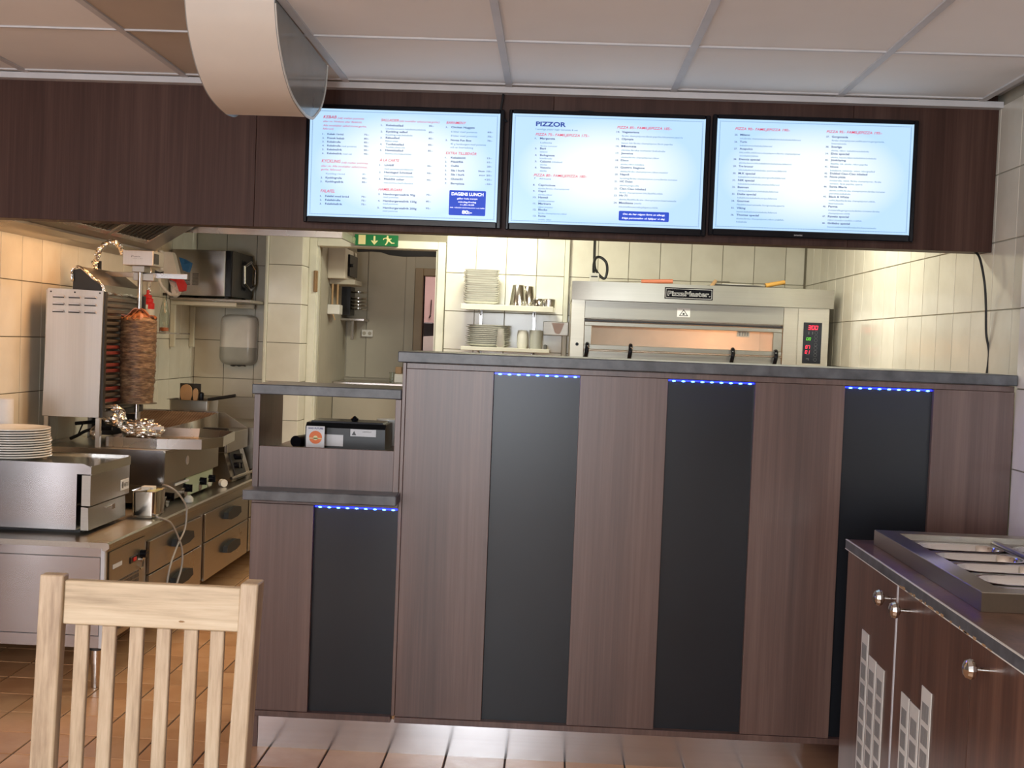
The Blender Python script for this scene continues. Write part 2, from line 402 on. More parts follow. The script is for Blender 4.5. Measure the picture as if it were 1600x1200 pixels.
MENU = {
 1: [
  ('R', 0.0697, 0.14, 0.0767, 0.0289, 'KEBAB'),
  ('r', 0.1455, 0.2855, 0.0841, 0.0181, '(välj mellan pommes'),
  ('r', 0.07, 0.2758, 0.1172, 0.0181, 'eller ris. Nötkött eller fläskkött.'),
  ('r', 0.069, 0.2997, 0.1553, 0.0181, 'Alla innehåller sallad,tomat,gurka,'),
  ('r', 0.0693, 0.1257, 0.1862, 0.0181, 'feferoni)'),
  ('n', 0.0677, 0.0785, 0.2363, 0.0157, '1.'),
  ('b', 0.0939, 0.1785, 0.2346, 0.0181, 'Kebab i bröd'),
  ('n', 0.288, 0.3135, 0.2309, 0.0157, '75:-'),
  ('n', 0.0681, 0.0788, 0.2731, 0.0157, '2.'),
  ('b', 0.0943, 0.1842, 0.2715, 0.0181, 'Fransk kebab'),
  ('n', 0.2884, 0.3139, 0.2676, 0.0157, '80:-'),
  ('n', 0.0684, 0.0791, 0.3076, 0.0157, '3.'),
  ('b', 0.0946, 0.1658, 0.3059, 0.0181, 'Kebabrulle'),
  ('n', 0.2888, 0.3143, 0.302, 0.0157, '85:-'),
  ('n', 0.0687, 0.0794, 0.3433, 0.0157, '4.'),
  ('b', 0.0949, 0.1661, 0.3416, 0.0181, 'Kebabrulle'),
  ('n', 0.2892, 0.3148, 0.3376, 0.0157, '90:-'),
  ('n', 0.069, 0.0798, 0.3789, 0.0157, '5.'),
  ('b', 0.0952, 0.1739, 0.3772, 0.0181, 'Kebabtallrik'),
  ('n', 0.2896, 0.3152, 0.3731, 0.0157, '85:-'),
  ('n', 0.0693, 0.0801, 0.4146, 0.0157, '6.'),
  ('b', 0.0956, 0.1743, 0.4129, 0.0181, 'Kebabtallrik'),
  ('n', 0.29, 0.3156, 0.4087, 0.0157, '90:-'),
  ('s', 0.1709, 0.2502, 0.3439, 0.0145, 'med pommes'),
  ('s', 0.179, 0.2275, 0.4146, 0.0145, 'med ost'),
  ('R', 0.0679, 0.1689, 0.4849, 0.0289, 'KYCKLING'),
  ('r', 0.1745, 0.3145, 0.4945, 0.0181, '(välj mellan pommes'),
  ('r', 0.067, 0.3108, 0.5313, 0.0181, 'eller ris. Alla innehåller sallad,tomat,'),
  ('r', 0.0659, 0.1717, 0.5635, 0.0181, 'gurka, feferoni)'),
  ('s', 0.0933, 0.1924, 0.6021, 0.0145, 'Kyckling i bröd'),
  ('s', 0.2868, 0.3057, 0.5964, 0.0145, '80:-'),
  ('n', 0.0659, 0.0767, 0.6408, 0.0157, '2.'),
  ('b', 0.0916, 0.1779, 0.6391, 0.0181, 'Kycklingrulle'),
  ('n', 0.2859, 0.3115, 0.6344, 0.0157, '85:-'),
  ('n', 0.0649, 0.0757, 0.6766, 0.0157, '3.'),
  ('b', 0.0919, 0.1877, 0.6747, 0.0181, 'Kycklingtallrik'),
  ('n', 0.285, 0.3106, 0.67, 0.0157, '85:-'),
  ('R', 0.0677, 0.1434, 0.7632, 0.0289, 'FALAFEL'),
  ('n', 0.0654, 0.0763, 0.8121, 0.0157, '1.'),
  ('b', 0.0932, 0.2182, 0.8102, 0.0181, 'Falafel med bröd'),
  ('n', 0.2838, 0.3095, 0.8054, 0.0157, '70:-'),
  ('n', 0.0651, 0.0759, 0.8479, 0.0157, '2.'),
  ('b', 0.0935, 0.1746, 0.8459, 0.0181, 'Falafelrulle'),
  ('n', 0.2843, 0.3099, 0.8409, 0.0157, '75:-'),
  ('n', 0.0647, 0.0755, 0.8836, 0.0157, '3.'),
  ('b', 0.0938, 0.1851, 0.8815, 0.0181, 'Falafeltallrik'),
  ('n', 0.2847, 0.3104, 0.8765, 0.0157, '75:-'),
  ('R', 0.3749, 0.4687, 0.0892, 0.0241, 'SALLADER'),
  ('r', 0.4722, 0.6832, 0.094, 0.0181, '(alla innehåller sallad,tomat,gurka;)'),
  ('n', 0.3755, 0.3862, 0.1377, 0.0157, '1.'),
  ('b', 0.4023, 0.4928, 0.1361, 0.0181, 'Kebabsallad'),
  ('n', 0.6283, 0.6538, 0.1307, 0.0157, '85:-'),
  ('s', 0.4014, 0.6119, 0.1693, 0.0145, 'Lök,feferoni,extra kebabkött,kebabsås'),
  ('n', 0.3749, 0.3856, 0.197, 0.0157, '2.'),
  ('b', 0.4031, 0.5157, 0.1953, 0.0181, 'Kyckling sallad'),
  ('n', 0.6285, 0.654, 0.1897, 0.0157, '85:-'),
  ('s', 0.4021, 0.543, 0.225, 0.0145, 'Kyckling,majs,kebabsås'),
  ('n', 0.3743, 0.385, 0.254, 0.0157, '3.'),
  ('b', 0.4024, 0.4743, 0.2522, 0.0181, 'Räksallad'),
  ('n', 0.6281, 0.6536, 0.2465, 0.0157, '85:-'),
  ('s', 0.4022, 0.468, 0.2819, 0.0145, 'Räkor,majs'),
  ('n', 0.3737, 0.3844, 0.3133, 0.0157, '4.'),
  ('b', 0.4032, 0.4986, 0.3114, 0.0181, 'Tonfisksallad'),
  ('n', 0.6277, 0.6532, 0.3056, 0.0157, '85:-'),
  ('s', 0.4029, 0.5071, 0.3399, 0.0145, 'Tonfisk,oliver,lök'),
  ('n', 0.3744, 0.3851, 0.3689, 0.0157, '5.'),
  ('b', 0.4026, 0.496, 0.3671, 0.0181, 'Hawaiisallad'),
  ('n', 0.6272, 0.6527, 0.3612, 0.0157, '85:-'),
  ('s', 0.4023, 0.5402, 0.398, 0.0145, 'Skinka,ost,majs,ananas'),
  ('R', 0.3742, 0.4785, 0.4602, 0.0241, 'Á LA CARTE'),
  ('n', 0.3747, 0.3855, 0.5064, 0.0157, '1.'),
  ('b', 0.4017, 0.4515, 0.5046, 0.0181, 'Lövbiff'),
  ('n', 0.626, 0.6516, 0.5019, 0.0157, '90:-'),
  ('s', 0.4015, 0.5557, 0.5402, 0.0145, 'med pommes,persiljesmör'),
  ('n', 0.3742, 0.385, 0.5728, 0.0157, '2.'),
  ('b', 0.4012, 0.5481, 0.571, 0.0181, 'Hemlagad Schnitzel'),
  ('n', 0.6264, 0.652, 0.568, 0.0157, '90:-'),
  ('s', 0.4003, 0.5553, 0.6054, 0.0145, 'med pommes,bearnaisesås'),
  ('n', 0.3737, 0.3845, 0.6356, 0.0157, '3.'),
  ('b', 0.4007, 0.5085, 0.6338, 0.0181, 'Fläskfilé oskar'),
  ('n', 0.626, 0.6517, 0.6307, 0.0157, '90:-'),
  ('s', 0.4011, 0.5549, 0.6682, 0.0145, 'med pommes,bea/hollandaise'),
  ('R', 0.3735, 0.5011, 0.7305, 0.0241, 'HAMBURGARE'),
  ('n', 0.3734, 0.3842, 0.7767, 0.0157, '3.'),
  ('b', 0.4005, 0.568, 0.7749, 0.0181, 'Hamburgaretallrik 90g'),
  ('n', 0.6268, 0.6525, 0.7677, 0.0157, '75:-'),
  ('s', 0.4008, 0.4799, 0.8021, 0.0145, 'med pommes'),
  ('n', 0.3729, 0.3837, 0.8384, 0.0157, '4.'),
  ('b', 0.3999, 0.577, 0.8365, 0.0181, 'Hamburgaretallrik 150g'),
  ('n', 0.6265, 0.6521, 0.8291, 0.0157, '85:-'),
  ('s', 0.4003, 0.4794, 0.8637, 0.0145, 'med pommes'),
  ('n', 0.3716, 0.3825, 0.9025, 0.0157, '5.'),
  ('b', 0.4007, 0.578, 0.9004, 0.0181, 'Hamburgaretallrik 200g'),
  ('n', 0.6261, 0.6518, 0.893, 0.0157, '95:-'),
  ('s', 0.3998, 0.4789, 0.9301, 0.0145, 'med pommes'),
  ('R', 0.7189, 0.8228, 0.0945, 0.0241, 'BARNMENY'),
  ('n', 0.7176, 0.7283, 0.1371, 0.0157, '1.'),
  ('b', 0.7444, 0.8684, 0.1354, 0.0181, 'Chicken Nuggets'),
  ('s', 0.7451, 0.8826, 0.1767, 0.0169, '6 bitar med pommes'),
  ('n', 0.9363, 0.9645, 0.1721, 0.0157, '60:-'),
  ('s', 0.7451, 0.8826, 0.2145, 0.0169, '8 bitar med pommes'),
  ('n', 0.9371, 0.9639, 0.2121, 0.0157, '75:-'),
  ('n', 0.7176, 0.7283, 0.2563, 0.0157, '2.'),
  ('b', 0.7451, 0.8538, 0.2546, 0.0181, 'Novas Fun Box'),
  ('n', 0.9365, 0.962, 0.251, 0.0157, '70:-'),
  ('s', 0.7444, 0.9303, 0.29, 0.0169, '45 g hamburgare med pommes'),
  ('s', 0.7442, 0.8638, 0.3207, 0.0169, 'och en överraskning'),
  ('R', 0.7216, 0.8829, 0.3753, 0.0241, 'EXTRA TILLBEHÖR'),
  ('n', 0.7183, 0.7291, 0.418, 0.0157, '1.'),
  ('b', 0.7492, 0.8266, 0.416, 0.0181, 'Kebabkött'),
  ('n', 0.9397, 0.9645, 0.4121, 0.0157, '15:-'),
  ('n', 0.7189, 0.7297, 0.4557, 0.0157, '2.'),
  ('b', 0.7499, 0.8138, 0.4537, 0.0181, 'Fläskfilé'),
  ('n', 0.9397, 0.9653, 0.4497, 0.0157, '15:-'),
  ('n', 0.7196, 0.7304, 0.4946, 0.0157, '3.'),
  ('b', 0.7505, 0.7923, 0.4926, 0.0181, 'Oxfilé'),
  ('n', 0.9405, 0.966, 0.4885, 0.0157, '20:-'),
  ('n', 0.7203, 0.7311, 0.5359, 0.0157, '5.'),
  ('b', 0.7513, 0.824, 0.5338, 0.0181, 'Sås i burk'),
  ('n', 0.8962, 0.9669, 0.5326, 0.0157, 'liten 10:-'),
  ('n', 0.7209, 0.7317, 0.5736, 0.0157, '5.'),
  ('b', 0.7519, 0.824, 0.5716, 0.0181, 'Sås i burk'),
  ('n', 0.9003, 0.9676, 0.5701, 0.0157, 'stor 20:-'),
  ('n', 0.7216, 0.7324, 0.6149, 0.0157, '6.'),
  ('b', 0.7526, 0.8153, 0.6128, 0.0181, 'Glutenfri'),
  ('n', 0.9293, 0.9684, 0.6094, 0.0157, '+25:-'),
  ('n', 0.7223, 0.7331, 0.6561, 0.0157, '7.'),
  ('b', 0.7533, 0.8241, 0.6541, 0.0181, 'Barnpizza'),
  ('n', 0.9342, 0.9692, 0.6503, 0.0157, '-10:-'),
  ('W', 0.7597, 0.9271, 0.7492, 0.0289, 'DAGENS LUNCH'),
  ('w', 0.7895, 0.8962, 0.7908, 0.0157, 'gäller hela menyn'),
  ('w', 0.7968, 0.8901, 0.8222, 0.0157, 'måndag-fredag'),
  ('w', 0.8074, 0.8798, 0.8485, 0.0157, '11.30-14.00'),
  ('w', 0.7538, 0.935, 0.8758, 0.0108, 'inkl. sallad,bröd,dricka,smör och kaffe'),
  ('W', 0.8175, 0.8695, 0.9162, 0.0313, '80:-'),
 ],
 2: [
  ('T', 0.1227, 0.2791, 0.0873, 0.041, 'PIZZOR'),
  ('s', 0.1223, 0.3413, 0.1358, 0.0157, 'I samtliga pizzor ingår tomatsås & ost'),
  ('R', 0.1234, 0.4022, 0.1831, 0.0241, 'PIZZA 75:- FAMILJEPIZZA 175:-'),
  ('n', 0.12, 0.1313, 0.2206, 0.0157, '1.'),
  ('b', 0.1467, 0.2247, 0.2192, 0.0181, 'Margareta'),
  ('n', 0.1221, 0.1333, 0.3126, 0.0157, '3.'),
  ('b', 0.1488, 0.1797, 0.3112, 0.0181, 'Bari'),
  ('s', 0.1488, 0.1875, 0.3411, 0.0145, 'salami'),
  ('n', 0.1234, 0.1347, 0.3735, 0.0157, '4.'),
  ('b', 0.1502, 0.2262, 0.3721, 0.0181, 'Bolognese'),
  ('s', 0.1502, 0.2128, 0.402, 0.0145, 'köttfärssås'),
  ('n', 0.1247, 0.136, 0.4307, 0.0157, '5.'),
  ('b', 0.1515, 0.2078, 0.4293, 0.0181, 'Calzone'),
  ('s', 0.1515, 0.1881, 0.4592, 0.0145, 'skinka'),
  ('n', 0.126, 0.1373, 0.4866, 0.0157, '6.'),
  ('b', 0.1528, 0.2077, 0.4853, 0.0181, 'Vesuvio'),
  ('s', 0.1527, 0.1873, 0.5151, 0.0145, 'skinka'),
  ('s', 0.1497, 0.2094, 0.2577, 0.0145, 'Lafesta'),
  ('s', 0.1504, 0.2383, 0.2887, 0.0108, 'färska tomater'),
  ('s', 0.2136, 0.2664, 0.4311, 0.0145, 'inbakad'),
  ('R', 0.1219, 0.3996, 0.5553, 0.0241, 'PIZZA 80:- FAMILJEPIZZA 180:-'),
  ('n', 0.124, 0.131, 0.5863, 0.0157, '7'),
  ('s', 0.1508, 0.2122, 0.5874, 0.0145, 'Africana'),
  ('n', 0.1197, 0.131, 0.6463, 0.0157, '8.'),
  ('b', 0.1472, 0.2361, 0.6449, 0.0181, 'Capricciosa'),
  ('s', 0.1472, 0.311, 0.6772, 0.0145, 'skinka,färska champinjoner'),
  ('n', 0.1209, 0.1322, 0.7023, 0.0157, '9.'),
  ('b', 0.1485, 0.188, 0.7008, 0.0181, 'Capri'),
  ('s', 0.1485, 0.222, 0.7332, 0.0145, 'skinka,räkor'),
  ('n', 0.1222, 0.1392, 0.7594, 0.0157, '10.'),
  ('b', 0.1498, 0.1999, 0.758, 0.0181, 'Hawaii'),
  ('s', 0.1498, 0.2339, 0.7904, 0.0145, 'skinka,ananas'),
  ('n', 0.1235, 0.1405, 0.8166, 0.0157, '11.'),
  ('b', 0.1511, 0.2168, 0.8152, 0.0181, 'Marinara'),
  ('s', 0.1511, 0.2289, 0.8475, 0.0145, 'räkor,musslor'),
  ('n', 0.1248, 0.1418, 0.8726, 0.0157, '12.'),
  ('b', 0.1524, 0.1991, 0.8711, 0.0181, 'Blocko'),
  ('s', 0.1524, 0.3024, 0.9035, 0.0145, 'färska champinjoner,räkor'),
  ('n', 0.1261, 0.1431, 0.9298, 0.0157, '13.'),
  ('b', 0.1537, 0.1919, 0.9283, 0.0181, 'Roma'),
  ('s', 0.1537, 0.2224, 0.9607, 0.0145, 'tonfisk, räkor'),
  ('R', 0.545, 0.827, 0.0959, 0.0241, 'PIZZA 85:- FAMILJEPIZZA 185:-'),
  ('n', 0.5426, 0.5595, 0.1383, 0.0157, '14.'),
  ('b', 0.57, 0.6598, 0.1369, 0.0181, 'Vegetariana'),
  ('s', 0.5703, 0.8855, 0.173, 0.0145, 'färska champinjoner,färsk paprika,lök,ananas,sparris'),
  ('n', 0.5426, 0.5595, 0.2029, 0.0157, '15.'),
  ('b', 0.57, 0.6315, 0.2016, 0.0181, 'Olympia'),
  ('s', 0.5703, 0.8348, 0.2376, 0.0145, 'bacon lök färska champinjoner,färsk paprika'),
  ('n', 0.5426, 0.5595, 0.2676, 0.0157, '16.'),
  ('b', 0.57, 0.648, 0.2662, 0.0181, 'Monza'),
  ('s', 0.5703, 0.798, 0.3022, 0.0145, 'skinka,färska tomater,kebabsås'),
  ('n', 0.5426, 0.5595, 0.3322, 0.0157, '17.'),
  ('b', 0.57, 0.6322, 0.3308, 0.0181, 'Jamaica'),
  ('s', 0.5703, 0.7683, 0.3668, 0.0145, 'skinka,färska champinjoner,räkor'),
  ('n', 0.5426, 0.5594, 0.3968, 0.0157, '18.'),
  ('b', 0.57, 0.6108, 0.3954, 0.0181, 'Disco'),
  ('s', 0.5703, 0.6913, 0.4314, 0.0145, 'skinka,räkor,köttfärs'),
  ('n', 0.5425, 0.5594, 0.4615, 0.0157, '19.'),
  ('b', 0.57, 0.695, 0.46, 0.0181, 'Quattro Stagione'),
  ('s', 0.5703, 0.8178, 0.4961, 0.0145, 'skinka,färska champinjoner,räkor,musslor'),
  ('n', 0.5425, 0.5594, 0.5248, 0.0157, '20.'),
  ('b', 0.5699, 0.6165, 0.5234, 0.0181, 'Napoli'),
  ('s', 0.5702, 0.8677, 0.5594, 0.0145, 'kyckling,färska champinjoner,curry,färska tomater'),
  ('n', 0.5424, 0.5594, 0.5895, 0.0157, '21.'),
  ('b', 0.5699, 0.6359, 0.588, 0.0181, 'HC Dalen'),
  ('s', 0.5702, 0.6686, 0.6241, 0.0145, 'skinka,pingo,olle'),
  ('n', 0.5425, 0.5594, 0.6553, 0.0157, '22.'),
  ('b', 0.57, 0.7061, 0.6539, 0.0181, 'Ciao-Ciao inbakad'),
  ('s', 0.5702, 0.7954, 0.6899, 0.0145, 'färska champinjoner,lök,fläskfilé,vitlök'),
  ('n', 0.5424, 0.5593, 0.7175, 0.0157, '23.'),
  ('b', 0.5699, 0.6112, 0.716, 0.0181, 'Hv 71'),
  ('s', 0.5702, 0.8657, 0.7521, 0.0145, 'skinka,fläskfilé,färska champinjoner,bearnaisesås'),
  ('n', 0.5424, 0.5594, 0.7846, 0.0157, '24.'),
  ('b', 0.57, 0.6427, 0.7831, 0.0181, 'Mexikana'),
  ('s', 0.5702, 0.7731, 0.8192, 0.0145, 'lök,köttfärs,tacosås,jalapeno,vitlök'),
  ('s', 0.6485, 0.6853, 0.784, 0.0145, '(stark)'),
  ('i', 0.5925, 0.8104, 0.8838, 0.0169, 'Om du har någon form av allergi,'),
  ('i', 0.5886, 0.8114, 0.9201, 0.0169, 'fråga personalen så hjälper vi dej.'),
 ],
 3: [
  ('R', 0.0923, 0.3717, 0.0854, 0.0241, 'PIZZA 90:- FAMILJEPIZZA 190:-'),
  ('n', 0.0906, 0.1071, 0.1409, 0.0157, '25.'),
  ('b', 0.1188, 0.1685, 0.1395, 0.0181, 'Milano'),
  ('s', 0.1192, 0.4283, 0.1728, 0.0145, 'lök,färska champinjoner,kebabkött,kebabsås,feferoni'),
  ('n', 0.0904, 0.107, 0.205, 0.0157, '26.'),
  ('b', 0.1187, 0.1546, 0.2036, 0.0181, 'Turin'),
  ('s', 0.119, 0.2833, 0.2368, 0.0145, 'kebabkött,kebabsås,feferoni'),
  ('n', 0.0902, 0.1068, 0.2678, 0.0157, '27.'),
  ('b', 0.1185, 0.1855, 0.2664, 0.0181, 'Acapulco'),
  ('s', 0.1188, 0.4301, 0.2997, 0.0145, 'lök,oxfilé,vitlök,tacosås,jalapeno,färska champinjoner'),
  ('s', 0.1197, 0.2157, 0.3292, 0.0145, 'tacoskalskryddmix'),
  ('n', 0.09, 0.1066, 0.3626, 0.0157, '28.'),
  ('b', 0.1183, 0.2249, 0.3613, 0.0181, 'Dennis special'),
  ('s', 0.1186, 0.3861, 0.3945, 0.0145, 'skinka,bacon,lök,kebabkött,kebabsås,feferoni'),
  ('n', 0.0898, 0.1064, 0.4267, 0.0157, '29.'),
  ('b', 0.1182, 0.1931, 0.4253, 0.0181, 'Tre kronor'),
  ('s', 0.1185, 0.3626, 0.4586, 0.0145, 'lök,kebabkött,kebabsås, pommes,feferoni'),
  ('n', 0.0897, 0.1063, 0.4908, 0.0157, '30.'),
  ('b', 0.118, 0.204, 0.4894, 0.0181, 'M.K special'),
  ('s', 0.1183, 0.3577, 0.5226, 0.0145, 'kebabkött,kebabsås,isbergssallad,feferoni'),
  ('n', 0.0895, 0.1061, 0.5536, 0.0157, '31.'),
  ('b', 0.1178, 0.2011, 0.5522, 0.0181, 'NIK special'),
  ('s', 0.1182, 0.3292, 0.5855, 0.0145, 'kebabkött,kebabsås,ananas,feferoni'),
  ('n', 0.0894, 0.1059, 0.6164, 0.0157, '32.'),
  ('b', 0.1177, 0.1739, 0.6151, 0.0181, 'Batman'),
  ('s', 0.118, 0.3256, 0.6483, 0.0145, 'skinka,kebabkött,kebabsås,feferoni'),
  ('n', 0.0892, 0.1058, 0.6793, 0.0157, '33.'),
  ('b', 0.1175, 0.2132, 0.6779, 0.0181, 'Delta special'),
  ('s', 0.1179, 0.32, 0.7111, 0.0145, 'kebabkött,kebabsås,strips,feferoni'),
  ('n', 0.089, 0.1056, 0.7421, 0.0157, '34.'),
  ('b', 0.1174, 0.1805, 0.7407, 0.0181, 'Gourmet'),
  ('s', 0.1177, 0.3606, 0.774, 0.0145, 'Fläskfilé,bearnaisesås,Gorgonzola,sparris'),
  ('n', 0.0889, 0.1055, 0.8061, 0.0157, '35.'),
  ('b', 0.1172, 0.1624, 0.8048, 0.0181, 'Viking'),
  ('s', 0.1175, 0.3232, 0.838, 0.0145, 'bacon,kebabkött,kebabsås,feferoni'),
  ('n', 0.0887, 0.1053, 0.869, 0.0157, '36.'),
  ('b', 0.1171, 0.2321, 0.8676, 0.0181, 'Thomas special'),
  ('s', 0.1174, 0.3625, 0.9009, 0.0145, 'skinka,färska champinjoner,räkor,crabfish,'),
  ('s', 0.1183, 0.1724, 0.9304, 0.0145, 'kebabsås'),
  ('R', 0.5573, 0.8394, 0.086, 0.0241, 'PIZZA 95:- FAMILJEPIZZA 195:-'),
  ('n', 0.5567, 0.5732, 0.1329, 0.0157, '37.'),
  ('b', 0.585, 0.6678, 0.1315, 0.0181, 'Gorgonzola'),
  ('s', 0.5853, 0.853, 0.1648, 0.0145, 'färska champinjoner,oxfilé,sparris,gorgonzola,'),
  ('s', 0.5862, 0.6608, 0.1931, 0.0145, 'bearnaisesås'),
  ('n', 0.5566, 0.5732, 0.2241, 0.0157, '38.'),
  ('b', 0.5849, 0.6389, 0.2227, 0.0181, 'Sverige'),
  ('s', 0.5853, 0.7766, 0.256, 0.0145, 'skinka, räkor, kebabkött,kebabsås'),
  ('n', 0.5566, 0.5731, 0.2858, 0.0157, '39.'),
  ('b', 0.5849, 0.6775, 0.2844, 0.0181, 'Elvis special'),
  ('s', 0.5852, 0.8159, 0.3177, 0.0145, 'skinka, bacon,räkor,kebabkött,kebabsås'),
  ('n', 0.5565, 0.5731, 0.3437, 0.0157, '40.'),
  ('b', 0.5848, 0.6621, 0.3424, 0.0181, 'Jönköping'),
  ('s', 0.5852, 0.7736, 0.3757, 0.0145, 'fläskfilé, lök ,skinka ,räkor,paprika'),
  ('n', 0.5565, 0.573, 0.4042, 0.0157, '41.'),
  ('b', 0.5848, 0.6253, 0.4028, 0.0181, 'Nineve'),
  ('s', 0.5851, 0.8115, 0.4361, 0.0145, 'kebabkött, kebabsås, onion, isbergssallad'),
  ('n', 0.5564, 0.573, 0.4646, 0.0157, '42.'),
  ('b', 0.5847, 0.7744, 0.4632, 0.0181, 'Dubbel Ciao-Ciao inbakad'),
  ('n', 0.5564, 0.573, 0.4954, 0.0157, '43.'),
  ('b', 0.5847, 0.6642, 0.4941, 0.0181, 'Nova pizza'),
  ('s', 0.5851, 0.8462, 0.5274, 0.0145, 'mozzarella, vitlök, färska champinjoner, färska'),
  ('s', 0.586, 0.7518, 0.5557, 0.0145, 'tomater, färsk paprika, sparris'),
  ('n', 0.5563, 0.5729, 0.5855, 0.0157, '44.'),
  ('b', 0.5846, 0.674, 0.5841, 0.0181, 'Santa Maria'),
  ('s', 0.585, 0.8692, 0.6174, 0.0145, 'skinka,oxfilé,färska champinjoner,färska tomater'),
  ('s', 0.5859, 0.6939, 0.6457, 0.0145, 'pommes,kebabsås'),
  ('n', 0.5562, 0.5728, 0.6755, 0.0157, '45.'),
  ('b', 0.5846, 0.6865, 0.6741, 0.0181, 'Black & White'),
  ('s', 0.5849, 0.8217, 0.7074, 0.0145, 'oxfilé,fläskfilé,färska champinjoner,vitlök,'),
  ('s', 0.5858, 0.6602, 0.7358, 0.0145, 'bearnaisesås'),
  ('n', 0.5561, 0.5727, 0.7643, 0.0157, '46.'),
  ('b', 0.5845, 0.6313, 0.7629, 0.0181, 'Parma'),
  ('s', 0.5849, 0.8453, 0.7962, 0.0145, 'mozzarella,gorgonzola,färska tomater,färska'),
  ('s', 0.5858, 0.6969, 0.8246, 0.0145, 'champinjoner,vitlök'),
  ('n', 0.5561, 0.5727, 0.8543, 0.0157, '47.'),
  ('b', 0.5844, 0.6909, 0.853, 0.0181, 'Ravets special'),
  ('s', 0.5848, 0.757, 0.8863, 0.0145, 'räkor,musslor,tonfisk,crabfish'),
  ('n', 0.556, 0.5726, 0.916, 0.0157, '48.'),
  ('b', 0.5844, 0.6977, 0.9146, 0.0181, 'Grålebo special'),
  ('s', 0.5847, 0.8323, 0.9479, 0.0145, 'bacon,salami,köttfärssås,lök,bearnaisesås'),
 ],
}

# ============================================================ SETTING
# floor: 20 x 20 cm terracotta tiles
fl = struct('floor', box(-3.6, 1.6, -3, 11.2, -.05, -.004), 'grout_dark', 'terracotta tiled floor with dark joints')
ORG[fl.name] = Vector()
GX = [-3.112+.2*k for k in range(24)]; GX = [x for x in GX if x < 1.6]
GY = [3.042+.2*k for k in range(60)]
cells(fl, 'floor_tile', 'z', 0, [x for x in GX if -2.4 < x < 1.55], [y for y in GY if 3.4 < y < 4.1], 'terracotta', t=.008, gap=.006, b=.0015)
cells(fl, 'floor_tile', 'z', 0, [x for x in GX if -2.4 < x < -.6], [y for y in GY if 4.0 < y < 6.7], 'terracotta', t=.008, gap=.006, b=.0015)
rest = MB()
for x in [-3.512+.2*k for k in range(26)]:
    for y in [-2.958+.2*k for k in range(71)]:
        cx, cy = x+.1, y+.1
        if x+.2 > 1.6: continue
        if -2.32 < cx < 1.49 and 3.43 < cy < 4.05: continue
        if -2.32 < cx < -.7 and 4.03 < cy < 6.65: continue
        rest.box(x+.003, x+.197, y+.003, y+.197, -.008, 0)
rest.build('floor_tile_remainder', 'terracotta', fl, kind='stuff', smooth=False)

# ceiling of the dining side: 60 cm panels in a metal grid
CZ = 2.345
ce = struct('ceiling', box(-3.6, 1.6, -3.1, 4.34, CZ+.03, CZ+.10), 'grid', 'suspended ceiling of square pale panels')
box(-3.6, 1.8, 4.34, 11.3, 2.5, 2.56).build('kitchen_ceiling', 'plaster', ce)
CX = [-1.42+.606*k for k in range(-4, 6)]; CY = [3.66+.606*k for k in range(-11, 2)] + [4.33]
CX = [x for x in CX if x < 1.5] + [1.52]
gr = MB()
for x in CX: gr.box(x-.012, x+.012, -3, 4.33, CZ-.002, CZ+.004)
for y in CY: gr.box(-3.6, 1.52, y-.006, y+.006, CZ-.0015, CZ+.004)
gr.build('ceiling_grid', 'grid', ce)
for i in range(len(CX)-1):
    tan = abs(CX[i]+.814+.606) < .02
    cells(ce, 'ceiling_panel', 'z', CZ+.004, CX[i:i+2], CY, 'ceil_tan' if tan and False else 'ceil', t=.012, gap=.010, b=.002, out=-1)
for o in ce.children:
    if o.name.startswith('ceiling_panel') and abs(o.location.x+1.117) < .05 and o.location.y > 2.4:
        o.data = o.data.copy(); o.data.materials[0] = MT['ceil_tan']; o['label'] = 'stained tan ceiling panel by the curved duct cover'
tr = struct('trim_1', box(-3.6, 1.6, 4.30, 4.34, CZ-.022, CZ), 'grid', 'pale angle strip between ceiling and dark wood bulkhead')

# dark wood bulkhead
bk = struct('wall_bulkhead', box(-3.6, 1.6, 4.36, 4.46, 1.802, 2.5), 'walnut_dark', 'dark walnut bulkhead over the counter opening')
bw = [-3.6, -2.37, -1.158, -.04, 1.07, 1.6]
for a, b in zip(bw[:-1], bw[1:]):
    box(a+.0006, b-.0006, 4.34, 4.36, 1.80, CZ, .001).build('wood_panel', 'walnut_dark', bk)

# left kitchen wall
wl = struct('wall_left', box(-2.45, -2.392, 4.46, 7.62, 0, 2.5), 'grout', 'cream tiled kitchen wall on the left')
ZR = [.34+.25*k for k in range(9)]
cells(wl, 'wall_tile', 'x', -2.386, [4.466+.2*k for k in range(16)] + [7.556], ZR, 'tile')
# wall between dining room and kitchen beyond the left of the counter
struct('wall_dining_partition', box(-3.6, -2.386, 4.36, 4.46, 0, 1.80), 'plaster')
# back wall
wb = struct('wall_back', MB().box(-2.45, -1.635, 7.556, 7.66, 0, 2.5).box(-.735, 1.70, 7.556, 7.66, 0, 2.5).box(-1.635, -.735, 7.556, 7.66, 2.035, 2.5), 'grout', 'cream tiled wall behind the kitchen')
ZB = [.84+.25*k for k in range(6)] + [2.34]
cells(wb, 'wall_tile', 'y', 7.55, [-2.386, -2.186, -1.986, -1.87], ZR, 'tile', out=-1)
cells(wb, 'wall_tile', 'y', 7.55, [-.733, -.537, -.339, -.139, .043], ZB, 'tile', out=-1)
cells(wb, 'wall_tile', 'y', 7.55, [.075, .259, .459, .662, .864, 1.066, 1.269, 1.472, 1.594], ZB, 'tile', out=-1)
